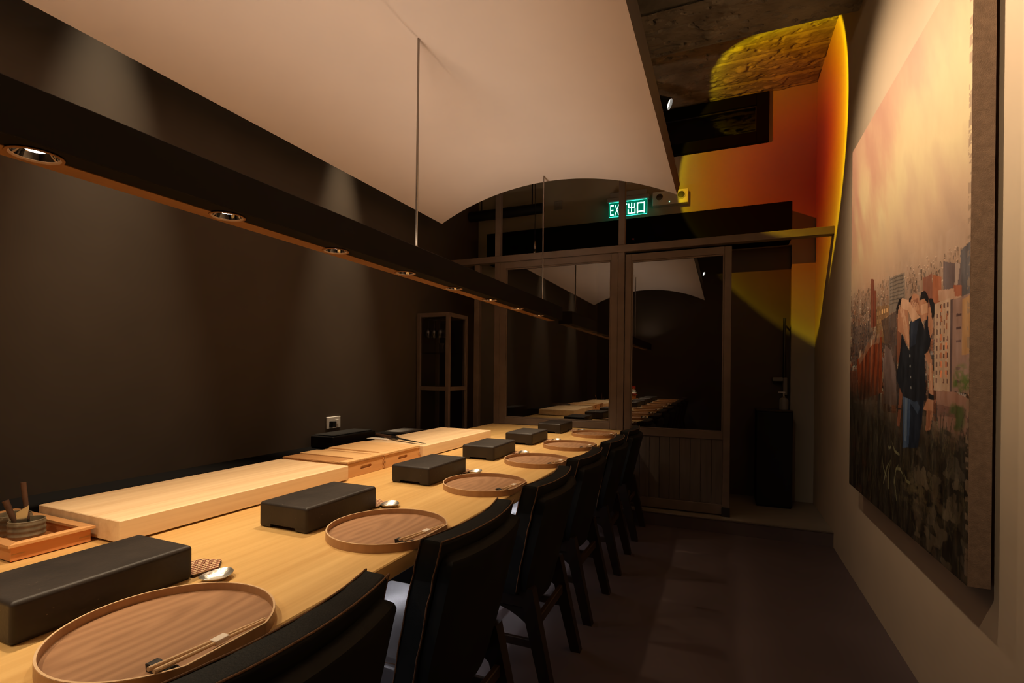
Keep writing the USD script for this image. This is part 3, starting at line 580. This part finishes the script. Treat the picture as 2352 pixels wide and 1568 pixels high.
# ------------------------------------------------------------------ exit sign, emergency light, switch, duct, pendant
EY = YF - .10
t = thing('exit_sign', 'lit green EXIT sign with white letters hanging above the bulkhead', 'exit sign', (-.918, EY, .228))
SZ = .150 / .164                                                        # sign parts are laid out by height, then brought to size
def sobj(n, m, mt, t): m = m.copy(); m.vertices[:, 2] *= SZ; return obj(n, m, mt, t)
sobj('sign_housing', cat_([box(-.20, .215, -.03, .03, 3.022, 3.065, .003), box(-.17, .19, .03, .095, 2.99, 3.09, .003), box(-.17, .19, -.02, .03, 3.065, 3.125, .003)]), 'grey_plastic', t)
sobj('panel', box(-.183, .19, -.004, .004, 2.862, 3.022), 'exit_panel', t)
sobj('panel_edge', cat_([box(-.187, -.183, -.006, .006, 2.858, 3.022), box(.19, .194, -.006, .006, 2.858, 3.022), box(-.183, .19, -.006, .006, 2.858, 2.863), box(-.183, .19, -.006, .006, 3.014, 3.022)]), 'exit_edge', t)
def place_text(s, h, x, z, w=None):
    m = meshkit.text_mesh(s, h, .003, False); m.apply_transform(trimesh.transformations.rotation_matrix(math.pi / 2, (1, 0, 0)))
    if w: b = m.bounds; m.vertices[:, 0] = (m.vertices[:, 0] - b[0, 0]) * w / (b[1, 0] - b[0, 0])
    m.apply_translation((x, -.004, z)); return m
LT = [('E', -.171, .034), ('X', -.127, .046), ('I', -.066, .013), ('T', -.046, .044)]
for s, x, w in LT: sobj('letter', place_text(s, .118, x, 2.875, w), 'exit_letters', t)
bb = lambda x0, x1, z0, z1: box(x0, x1, -.0075, -.004, z0, z1)
sobj('letter', cat_([bb(.039, .049, 2.875, 2.996), bb(.010, .020, 2.945, 2.988), bb(.069, .079, 2.945, 2.988), bb(.010, .079, 2.936, 2.946), bb(.006, .016, 2.875, 2.925), bb(.073, .083, 2.875, 2.925), bb(.006, .083, 2.875, 2.887)]), 'exit_letters', t)
sobj('letter', cat_([bb(.096, .109, 2.870, 2.99), bb(.163, .176, 2.870, 2.99), bb(.096, .176, 2.977, 2.99), bb(.096, .176, 2.883, 2.896)]), 'exit_letters', t)
t = thing('emergency_light', 'white twin emergency light box on the end wall, catching the yellow light', 'emergency light', (-.508, YF, 2.986))
obj('light_box', box(-.168, .168, -.075, 0, -.068, .068, .004), 'white_plastic', t)
for x in (-.10, .105):
    a = obj('lamp_head', moved(cat_([lathe([(.033, 0), (.041, 0), (.041, .006), (.033, .008), (.033, 0)], 36)]).apply_transform(trimesh.transformations.rotation_matrix(math.pi / 2, (1, 0, 0))), (x, -.075, .012)), 'white_plastic', t)
    obj('reflector', cyl((x, -.0765, .012), (x, -.075, .012), .032, None, 30), 'chrome', a)
obj('status_led', cyl((-.005, -.0775, -.042), (-.005, -.075, -.042), .004, None, 12), 'led_green', t)
t = thing('switch_plate', 'small square switch plate on the dark end wall, left of the exit sign', 'switch plate', (-1.677, YF, 3.069)); obj('plate', box(-.045, .045, -.012, 0, -.045, .045, .003), 'grey_plastic', t); obj('rocker', box(-.018, .018, -.016, -.012, -.025, .025, .002), 'grey_plastic', t)
t = thing('air_duct', 'black horizontal round duct in the dim hall above the opening', 'duct', (-2.2, 4.95, 2.985)); obj('duct_pipe', cyl((-.44, 0, 0), (.42, 0, 0), .055, None, 32), 'black_matt', t)
for x in (-.3, .3): obj('duct_hanger', tube([(x, 0, .05), (x, 0, ZCE - 2.985)], .006), 'black_matt', t)
t = thing('pendant_socket', 'bare brass lamp socket on a thin cord hanging in the dim hall', 'pendant lamp', (-1.81, 4.8, 0)); obj('cord', tube([(0, 0, ZCE), (0, 0, 2.60)], .003), 'black_matt', t); obj('socket', lathe([(0, 2.52), (.014, 2.52), (.017, 2.55), (.012, 2.59), (.006, 2.61), (0, 2.61)], 20), 'rod_steel', t); obj('bulb', lathe([(0, 2.452), (.015, 2.46), (.022, 2.485), (.012, 2.52), (0, 2.52)], 20), 'wine_glass', t, True)
t = thing('indicator_lamp', 'tiny red indicator on the black bulkhead', 'indicator', (-.83, YF - .25, 2.56)); obj('housing', box(-.012, .012, -.006, 0, -.012, .012), 'black_matt', t); obj('led', cyl((0, -.009, 0), (0, -.006, 0), .006, None, 12), 'led_red', t)
# sanitiser on a black cabinet beside the exit door
t = thing('black_cabinet', 'plain black cabinet standing in the hall by the exit door', 'cabinet', (.40, 5.0, ZS)); obj('cabinet_body', box(-.137, .14, -.16, .13, .012, .825, .004), 'black_matt', t); obj('cabinet_top', box(-.14, .143, -.163, .13, .825, .838, .002), 'black_gloss', t); obj('plinth', box(-.13, .133, -.15, .12, 0, .012), 'black_matt', t)
t = thing('pump_bottle', 'pale pump bottle standing on the black cabinet', 'bottle', (.485, 5.0, ZS + .838)); obj('bottle', lathe([(0, 0), (.033, 0), (.036, .005), (.036, .085), (.028, .1), (.012, .107), (.012, .118), (0, .118)], 28), 'grey_plastic', t); obj('pump', cat_([cyl((0, 0, .118), (0, 0, .150), .006), box(-.045, .012, -.007, .007, .148, .158, .002)]), 'white_plastic', t)
t = thing('sanitiser_dispenser', 'grey arched sanitiser dispenser fixed on the exit door above the bottle', 'dispenser', (.465, YF + .049, 1.16)); obj('column', box(.025, .06, -.10, 0, -.09, .07, .004), 'grey_plastic', t); obj('head', box(-.06, .025, -.11, -.02, .035, .07, .004), 'grey_plastic', t)

# ------------------------------------------------------------------ glass cabinet behind the counter
GX0, GX1, GY0, GY1, GZ1, GM = -2.642, -2.298, 3.92, 4.28, 1.79, 1.075
t = thing('glass_cabinet', 'tall glass display cabinet with a thin brown frame in the dark corner', 'cabinet', (0, 0, 0)); w = .036
for x in (GX0, GX1 - w):
    for y in (GY0, GY1 - w): obj('corner_post', box(x, x + w, y, y + w, 0, GZ1, .002), 'frame_paint', t)
for z0, z1 in ((GZ1 - w, GZ1), (GM, GM + w), (.06, .06 + w)):
    for y in (GY0 + .002, GY1 - w): obj('cross_rail', box(GX0 + w, GX1 - w, y, y + w - .002, z0, z1, .001), 'frame_paint', t)
    for x in (GX0, GX1 - w + .002): obj('cross_rail', box(x, x + w - .002, GY0 + w, GY1 - w, z0, z1, .001), 'frame_paint', t)
for z0, z1 in ((.10, GM), (GM + w, GZ1 - w)):
    obj('pane', box(GX0 + w, GX1 - w, GY0 + .015, GY0 + .019, z0, z1), 'cabinet_glass', t); obj('pane', box(GX1 - .019, GX1 - .015, GY0 + w, GY1 - w, z0, z1), 'cabinet_glass', t)
obj('back_panel', box(GX0 + w, GX1 - w, GY1 - .012, GY1 - .002, .06, GZ1), 'black_matt', t); obj('top_panel', box(GX0 + w, GX1 - w, GY0 + w, GY1 - w, GZ1 - .02, GZ1 - .004), 'black_matt', t)
for z in (1.42, .60): obj('glass_shelf', box(GX0 + .02, GX1 - .02, GY0 + .03, GY1 - .02, z, z + .006), 'cabinet_glass', t)
obj('middle_floor', box(GX0 + w, GX1 - w, GY0 + w, GY1 - w, GM + .01, GM + .026), 'black_matt', t)
obj('glass_rack', box(GX0 + w, GX1 - w, GY0 + .08, GY0 + .095, 1.742, 1.752), 'dark_steel', t)
gp = [(.0015, 0), (.030, .001), (.030, .003), (.004, .008), (.0035, .075), (.018, .09), (.032, .115), (.034, .14), (.028, .175), (.0268, .175), (.032, .14), (.030, .116), (.016, .093), (.0015, .082)]
wg = None
for k, x in enumerate([-2.575, -2.51, -2.445, -2.375]):
    lab = 'stemmed glass hanging upside down in the glass cabinet, %s from the left' % ['first', 'second', 'third', 'fourth'][k]
    if wg is None:
        wg = thing('wine_glass', lab, 'glass', (x, GY0 + .0875, 1.741), group='glasses hanging in the cabinet'); m = lathe(gp, 28); m.apply_transform(np.diag([1, 1, -1, 1])); m.invert(); obj('glass', m, 'wine_glass', wg, True)
    else: dup(wg, (x, GY0 + .0875, 1.741), 0, lab)
tag(obj('tumbler', moved(lathe([(0, 0), (.025, 0), (.03, .09), (.028, .09), (.024, .006), (0, .006)], 24), (-2.45, 4.05, 1.426)), 'wine_glass'), 'small clear tumbler on the cabinet shelf', 'glass')
# back bench with an appliance, and the socket on the dark wall
t = thing('back_bench', 'low dark work bench along the charcoal wall', 'bench'); obj('bench_top', box(XL + .012, -2.30, .9, 3.9, .69, .72, .003), 'black_dead', t); obj('bench_body', box(XL + .012, -2.34, .92, 3.88, 0, .69), 'black_matt', t)
t = thing('appliance', 'flat black appliance on the back bench under the wall socket', 'appliance', (-2.50, 2.80, .72)); obj('appliance_body', rbox(-.1, .1, -.21, .23, .004, .085, .008, 10), 'black_gloss', t); obj('appliance_lid', box(-.085, .085, -.19, .21, .085, .092, .002), 'black_matt', t)
for dx in (-.08, .08): obj('foot', box(dx - .01, dx + .01, -.18, .2, 0, .004), 'black_matt', t)
t = thing('flat_case', 'low dark case with a pale top sheet on the far end of the back bench', 'case', (-2.46, 3.45, .72)); obj('case_body', box(-.12, .12, -.2, .2, 0, .035, .003), 'black_gloss', t); obj('sheet', box(-.1, .1, -.1, .16, .035, .038), 'grey_plastic', t)
t = thing('wall_socket', 'pale wall socket with a dark plug on the charcoal wall', 'socket', (XL, 2.855, .868)); obj('socket_plate', box(0, .010, -.07, .07, -.043, .043, .003), 'white_plastic', t); obj('plug', box(.010, .045, -.048, -.008, -.03, .012, .003), 'black_matt', t); obj('switch', box(.010, .014, .015, .045, -.012, .02, .001), 'white_plastic', t)

# ------------------------------------------------------------------ the canvas
PY0, PY1, PZ0, PZ1, PXF, PXB = 1.89, 3.41, .63, 2.54, .668, .722
def paint(nu, nv):
    """a hazy city under a warm sky, a dark weedy slope, and a few figures, as colours on a grid (u from the far edge, v upward)"""
    U, Vv = np.meshgrid(np.linspace(0, 1, nu), np.linspace(0, 1, nv), indexing='ij'); rng = np.random.RandomState(12)
    Q = np.stack([U * 6, Vv * 8, 0 * U], -1); n1 = meshkit.fbm(Q, 5, 1); n2 = meshkit.fbm(Q * (9, 3, 1), 3, 7); n3 = meshkit.fbm(Q * (6, 14, 1), 3, 17)
    Ub = U + (n2 - .5) * .012; Vb = Vv + (n3 - .5) * .008                # brushy edges
    def mixv(stops, t):
        a = V([s[0] for s in stops]); c = V([s[1] for s in stops], float); return np.stack([np.interp(t, a, c[:, k]) for k in range(3)], -1)
    nd = meshkit.fbm(np.stack([(U + .7 * Vv) * 9, (Vv - .5 * U) * 4, 0 * U], -1), 5, 77); s = Vv + (nd - .5) * .26 - .10 * (U - .5)
    C = mixv([(.5, (178, 138, 108)), (.60, (198, 156, 118)), (.72, (214, 180, 128)), (.82, (212, 172, 124)), (.92, (204, 154, 116)), (1.05, (196, 144, 112))], s)
    pk = np.clip((nd - .38) * 3, 0, 1) * np.clip(1.1 - U * 1.3, 0, 1); C = C * (1 - pk[..., None] * .5) + V([184, 118, 94]) * pk[..., None] * .5
    def fill(mask, col, a=1.0, var=14):
        nonlocal C
        col = V(col, float) + (n2[..., None] - .5) * var * 2; mm = (mask * a)[..., None]; C = C * (1 - mm) + col * mm
    def win(u0, u1, v0, v1, p=.012):                                       # the part of the grid around a patch
        return slice(max(0, int((u0 - p) * (nu - 1))), max(1, int((u1 + p) * (nu - 1)) + 2)), slice(max(0, int((v0 - p) * (nv - 1))), max(1, int((v1 + p) * (nv - 1)) + 2))
    def patch(sl, mask, col, a=1.0, var=14):
        col = V(col, float) + (n2[sl][..., None] - .5) * var * 2; mm = (mask * a)[..., None]; C[sl] = C[sl] * (1 - mm) + col * mm
    hor = .575 - .04 * U
    haze = np.clip((hor - Vv) / .05, 0, 1); fill(haze, (150, 112, 86), .9)
    pal = [(168, 120, 92), (140, 100, 78), (120, 84, 66), (182, 140, 108), (150, 82, 52), (172, 96, 60), (104, 78, 68), (130, 108, 94), (196, 158, 124)]
    for d in np.linspace(0, 1, 1500) ** 1.25:                                       # the far town: small blocks growing towards the viewer
        u = rng.rand() * 1.03 - .03; top = .575 - .04 * u - .006 - d * .27 + rng.uniform(-.006, .014); w = (.006 + .030 * d) * rng.uniform(.5, 1.3); h = (.006 + .034 * d) * rng.uniform(.5, 1.5)
        c = V(pal[rng.randint(len(pal))], float) * (1.0 - .15 * d) * rng.uniform(.55, 1.22); k_ = min(1, .12 + 1.5 * d); c = c * k_ + V([160, 122, 94]) * (1 - k_)
        sl = win(u, u + w, top - h, top); ub, vb = Ub[sl], Vb[sl]
        m = ((ub > u) & (ub < u + w) & (vb < top) & (vb > top - h)).astype(float); patch(sl, m, c, .9)
        q_ = rng.rand()
        if q_ < .55: patch(sl, m * (ub > u + w * .6), c * .55, .8)
        if q_ > .35: patch(sl, m * (vb > top - h * .14), np.minimum(c * 1.35 + 18, 225), .8)
        if d > .3 and q_ > .3: patch(sl, m * (np.sin((ub - u) * 700) > .35) * (np.sin((top - vb) * 900) > .2), c * .5, .7)
    def poly(P, col, a=1.0, var=10, soft=True):
        P = V(P); sl = win(P[:, 0].min(), P[:, 0].max(), P[:, 1].min(), P[:, 1].max()); k = .35 if soft else 0
        x, y = Ub[sl] * k + U[sl] * (1 - k), Vb[sl] * k + Vv[sl] * (1 - k); patch(sl, shapely.contains_xy(Polygon(P).buffer(0), x.ravel(), y.ravel()).reshape(x.shape).astype(float), col, a, var)
    def rects(u0, u1, v0, v1, nx, ny, col, fu=.5, fv=.5):
        for a in range(nx):
            for b in range(ny):
                if rng.rand() < .86: uu = u0 + (u1 - u0) * (a + .25) / nx; v2 = v0 + (v1 - v0) * (b + .25) / ny; poly([(uu, v2), (uu + (u1 - u0) / nx * fu, v2), (uu + (u1 - u0) / nx * fu, v2 + (v1 - v0) / ny * fv), (uu, v2 + (v1 - v0) / ny * fv)], V(col) * rng.uniform(.8, 1.5), .85)
    poly([(.48, .552), (.613, .546), (.622, .47), (.482, .47)], (136, 112, 92)); [poly([(.485, .548 - .008 * k), (.61, .543 - .008 * k), (.61, .5405 - .008 * k), (.485, .5455 - .008 * k)], (92, 76, 64), .8) for k in range(8)]
    poly([(.281, .578), (.31, .574), (.317, .544), (.344, .54), (.347, .45), (.283, .45)], (136, 70, 46)); poly([(.313, .574), (.319, .544), (.322, .45), (.311, .45)], (100, 52, 38))
    poly([(.02, .47), (.28, .46), (.28, .38), (.02, .36)], (104, 78, 64), .6); rects(.03, .27, .37, .47, 9, 9, (80, 62, 54))
    poly([(.35, .50), (.48, .49), (.48, .40), (.35, .41)], (150, 104, 62), .7); rects(.35, .47, .41, .49, 5, 4, (190, 140, 90))
    poly([(.40, .46), (.55, .47), (.55, .30), (.47, .28), (.44, .40)], (84, 62, 52), .75)
    poly([(.44, .40), (.50, .385), (.555, .33), (.555, .26), (.43, .26)], (128, 98, 86), .9)
    poly([(.745, .515), (.804, .515), (.811, .44), (.746, .44)], (138, 82, 60)); poly([(.806, .512), (.86, .50), (.86, .45), (.81, .45)], (166, 92, 58))
    poly([(.869, .526), (.955, .508), (.956, .46), (.87, .46)], (110, 86, 78)); poly([(.955, .53), (1, .535), (1, .45), (.955, .45)], (92, 80, 76), .9); poly([(.93, .515), (.953, .508), (.94, .47), (.925, .475)], (176, 142, 120))
    poly([(.841, .479), (.96, .470), (.961, .452), (.911, .437), (.842, .461)], (190, 140, 108)); poly([(.92, .478), (.96, .472), (.961, .455), (.93, .458)], (166, 92, 62))
    poly([(.823, .456), (.907, .459), (.907, .30), (.822, .30)], (196, 152, 118)); rects(.828, .905, .31, .455, 4, 10, (96, 62, 52), .38, .55); rects(.85, .905, .32, .45, 2, 8, (176, 98, 62), .3, .7)
    poly([(.907, .455), (.925, .455), (.925, .30), (.907, .30)], (98, 72, 64))
    poly([(.918, .453), (1, .455), (1, .30), (.92, .30)], (158, 116, 96)); poly([(.965, .45), (1, .452), (1, .36), (.965, .36)], (186, 132, 84)); rects(.93, .96, .31, .44, 1, 6, (92, 64, 58), .8, .2)
    poly([(.1, .37), (.306, .418), (.411, .42), (.417, .285), (.15, .255), (.12, .29)], (146, 66, 32), 1, 26); [poly([(.15 + .05 * k, .26), (.175 + .05 * k, .265), (.19 + .05 * k, .385 + .01 * k), (.17 + .05 * k, .38 + .01 * k)], (84, 38, 22), .7) for k in range(5)]; poly([(.12, .375), (.3, .43), (.40, .43), (.38, .405), (.29, .405), (.14, .355)], (160, 120, 92), .6); [poly([(.13 + .05 * k, .372 + .009 * k), (.155 + .05 * k, .38 + .009 * k), (.155 + .05 * k, .40 + .008 * k), (.135 + .05 * k, .392 + .008 * k)], [(200, 160, 126), (96, 70, 56), (150, 90, 60)][k % 3], .85) for k in range(6)]
    poly([(0, .34), (.10, .34), (.12, .25), (0, .26)], (120, 60, 36), .8)
    poly([(.835, .30), (.93, .30), (1, .29), (1, .23), (.85, .235)], (168, 116, 92)); poly([(.84, .275), (.99, .275), (.99, .26), (.85, .255)], (128, 84, 70), .7)
    g = np.clip((meshkit.fbm(Q * (4, 6, 1), 4, 41) - .40) * 6, 0, 1)
    for c0, r0, col in (((.965, .315), (.05, .035), (92, 100, 44)), ((.945, .26), (.045, .03), (86, 92, 46)), ((.88, .245), (.05, .02), (70, 72, 40))):
        fill(np.clip(1.5 - 1.5 * (((U - c0[0]) / r0[0]) ** 2 + ((Vv - c0[1]) / r0[1]) ** 2), 0, 1) * g, col, .95)
    # slope of weeds
    fill(np.clip((.36 - .05 * U - Vv + (n1 - .5) * .1) / .12, 0, .8) * (1 - .55 * np.clip((U - .75) / .1, 0, 1)), (50, 38, 26), .9)
    edge = np.interp(U, [0, .225, .43, .56, .77, .88, 1], [.285, .245, .243, .215, .228, .232, .235]) + (n3 - .5) * .035 + (n2 - .5) * .03
    sl = np.clip((edge - Vv) / .035, 0, 1); fill(sl, (44, 33, 22), 1, 16)
    br = np.clip((meshkit.fbm(Q * (20, 2.5, 1), 3, 51) - .5) * 4, 0, 1) * np.clip((edge - Vv) / .04, 0, 1); fill(br, (84, 62, 38), .55)
    w_ = np.exp(-((U - .74) / .14) ** 2 - ((Vv - .095) / .05) ** 2); fill(w_ * np.clip((n3 - .42) * 5, 0, 1), (126, 102, 66), .8)
    fill(np.clip((meshkit.fbm(Q * (3, 4, 1), 4, 61) - .56) * 8, 0, 1) * np.clip(.22 - Vv, 0, .1) * 10 * (U > .7), (112, 84, 60), .55); fill(np.clip((meshkit.fbm(Q * (3, 4, 1), 4, 71) - .55) * 8, 0, 1) * np.clip(.2 - Vv, 0, .1) * 10 * (U < .3), (92, 50, 28), .5)
    for k in range(34):
        u, v = rng.uniform(.72, 1), rng.uniform(0, .19); r = rng.uniform(.012, .034); a = rng.rand() * 6; P = [(u + r * (1 + .4 * math.cos(3 * q + a)) * math.cos(q), v + r * .55 * (1 + .4 * math.cos(3 * q + a)) * math.sin(q)) for q in np.linspace(0, 6.28, 14)]; poly(P, V((118, 94, 68)) * rng.uniform(.55, 1.1), .7)
    for k in range(420):
        u, v = rng.rand(), rng.uniform(-.01, .22); h = rng.uniform(.015, .06); b = rng.uniform(-.03, .03); w = .0022; P = [(u - w, v), (u + w, v), (u + b * .5 + w, v + h * .6), (u + b * 1.3, v + h), (u + b * .5 - w, v + h * .6)]; poly(P, V((112, 94, 60)) * rng.uniform(.3, .95), .6, soft=False)
    for p0, p1 in (((.490, .066), (.513, .141)), ((.556, .122), (.63, .11)), ((.54, .086), (.585, .138)), ((.565, .052), (.55, .121)), ((.584, .155), (.511, .181)), ((.512, .165), (.473, .171)), ((.672, .108), (.619, .125)), ((.44, .07), (.515, .139)), ((.47, .09), (.42, .138))):
        d = V(p1) - V(p0); nrm = V([-d[1], d[0]]) / np.hypot(*d) * .0032; mid = (V(p0) + V(p1)) / 2 + nrm * 3; poly([V(p0) - nrm, mid - nrm, V(p1), mid + nrm, V(p0) + nrm], (150, 136, 92), .7, soft=False)
    # figures: two people, one behind the other, hands over their eyes
    skin, skin_d, skin_l = (186, 122, 86), (136, 78, 52), (214, 156, 116)
    poly([(.54, .36), (.60, .30), (.66, .27), (.70, .20), (.60, .20), (.56, .26)], (46, 38, 34), .6)
    poly([(.55, .46), (.590, .43), (.584, .386), (.582, .346), (.557, .358), (.552, .42)], skin_d)
    poly([(.589, .325), (.617, .325), (.597, .256), (.569, .255)], skin_d); poly([(.569, .252), (.597, .253), (.582, .216), (.561, .216)], skin_d)
    poly([(.613, .300), (.70, .290), (.667, .243), (.659, .180), (.611, .172), (.609, .237)], (66, 78, 98)); poly([(.625, .28), (.645, .28), (.64, .19), (.622, .19)], (116, 124, 134), .7); poly([(.666, .295), (.765, .285), (.744, .227), (.722, .185), (.655, .178), (.667, .243)], (30, 34, 44)); poly([(.655, .275), (.69, .29), (.735, .265), (.72, .25)], (78, 88, 104), .6)
    poly([(.76, .425), (.778, .44), (.802, .413), (.808, .402), (.791, .380), (.773, .385)], (26, 26, 32)); poly([(.78, .453), (.795, .455), (.81, .433), (.813, .408), (.797, .396), (.782, .42)], skin)
    poly([(.782, .471), (.806, .470), (.823, .456), (.821, .435), (.807, .430), (.801, .448)], (26, 20, 18)); poly([(.727, .469), (.745, .486), (.776, .475), (.78, .45), (.772, .433), (.735, .430)], skin); poly([(.727, .474), (.737, .489), (.764, .488), (.782, .474), (.779, .459), (.758, .474)], (28, 20, 18)); poly([(.735, .463), (.78, .463), (.778, .445), (.74, .443)], skin_l, .8)
    poly([(.645, .482), (.68, .492), (.72, .485), (.73, .445), (.688, .450), (.652, .465)], skin); poly([(.642, .468), (.65, .486), (.672, .49), (.655, .472)], (30, 22, 20)); poly([(.665, .478), (.715, .480), (.718, .466), (.67, .462)], skin_d, .7); [poly([(.665 + .013 * k, .482 - .004 * k), (.674 + .013 * k, .482 - .004 * k), (.69 + .011 * k, .455), (.682 + .011 * k, .454)], skin_l, .7) for k in range(4)]
    poly([(.657, .438), (.728, .442), (.779, .4), (.797, .383), (.762, .360), (.775, .297), (.772, .280), (.696, .275), (.610, .283), (.55, .320), (.584, .386), (.595, .414), (.626, .393), (.656, .378)], (30, 30, 34), 1, 8); poly([(.665, .436), (.72, .437), (.70, .39), (.665, .385)], (52, 56, 68), .7); [poly([(.655 + .004 * k, .37 - .022 * k), (.663 + .004 * k, .37 - .022 * k), (.663 + .004 * k, .365 - .022 * k), (.655 + .004 * k, .365 - .022 * k)], (150, 140, 130), .9) for k in range(4)]
    poly([(.549, .459), (.544, .474), (.568, .494), (.600, .495), (.600, .480), (.561, .450)], (26, 19, 17)); poly([(.560, .470), (.600, .480), (.640, .466), (.652, .423), (.656, .384), (.634, .394), (.600, .415), (.560, .425)], skin); poly([(.60, .45), (.625, .452), (.65, .41), (.652, .39), (.635, .40), (.61, .42)], skin_l, .6); poly([(.592, .494), (.64, .484), (.690, .458), (.733, .440), (.675, .436), (.638, .463), (.60, .468), (.58, .48)], skin_l); [poly([(.565 + .009 * k, .478 - .004 * k), (.574 + .009 * k, .482 - .004 * k), (.600 + .009 * k, .455 - .006 * k), (.592 + .009 * k, .452 - .006 * k)], (skin_l, skin)[k % 2], .85) for k in range(5)]
    poly([(.762, .367), (.786, .373), (.81, .355), (.817, .298), (.819, .285), (.793, .287), (.79, .343)], skin); poly([(.795, .35), (.805, .35), (.812, .30), (.803, .30)], skin_l, .8); poly([(.79, .294), (.822, .290), (.822, .282), (.79, .285)], (24, 20, 20)); poly([(.782, .284), (.82, .282), (.818, .255), (.801, .226), (.774, .224), (.779, .26), (.757, .262)], skin); [poly([(.776 + .010 * k, .262), (.783 + .010 * k, .262), (.783 + .008 * k, .222 + .004 * k), (.776 + .008 * k, .222 + .004 * k)], skin_d, .6) for k in range(4)]
    edge_wear = ((U > .985) & (n3 > .52)).astype(float); fill(edge_wear, (150, 116, 88), .7)
    C = np.clip(C + (n2[..., None] - .5) * np.where(Vv > .575, 4, 18)[..., None], 0, 255) / 255; L = np.where(C <= .04045, C / 12.92, ((C + .055) / 1.055) ** 2.4)
    return U, Vv, np.clip(L * V([.86, 1.0, 1.12]) * (.74 + .02 * np.clip((Vv - .5) / .15, 0, 1))[..., None], 0, .9)
t = thing('large_canvas', 'large unframed canvas of figures above a hazy city, hung on the taupe wall', 'painting')
U, Vv, L = paint(330, 800); nu, nv = U.shape
P = np.stack([np.full(U.shape, PXF), PY1 - U * (PY1 - PY0), PZ0 + Vv * (PZ1 - PZ0)], -1).reshape(-1, 3); i = np.arange(nu * nv).reshape(nu, nv)
q = np.stack([i[:-1, :-1], i[:-1, 1:], i[1:, 1:], i[1:, :-1]], -1).reshape(-1, 4)[:, ::-1]
pp = obj('painted_face', (P, q), 'paint', t, False, label='painted face: warm sky, hazy city, figures, dark weeds')
UsdGeom.PrimvarsAPI(pp).CreatePrimvar('paint', Sdf.ValueTypeNames.Color3fArray, 'vertex').Set(Vt.Vec3fArray.FromNumpy(L.reshape(-1, 3).astype(np.float32)))
obj('canvas_wrap', box(PXF + .0004, PXB, PY0, PY1, PZ0, PZ1, 0), 'linen', t, label='bare linen wrapped round the edges')
for y in (2.2, 3.1): obj('hanger', box(PXB, XR, y - .02, y + .02, 2.3, 2.36), 'black_matt', t)
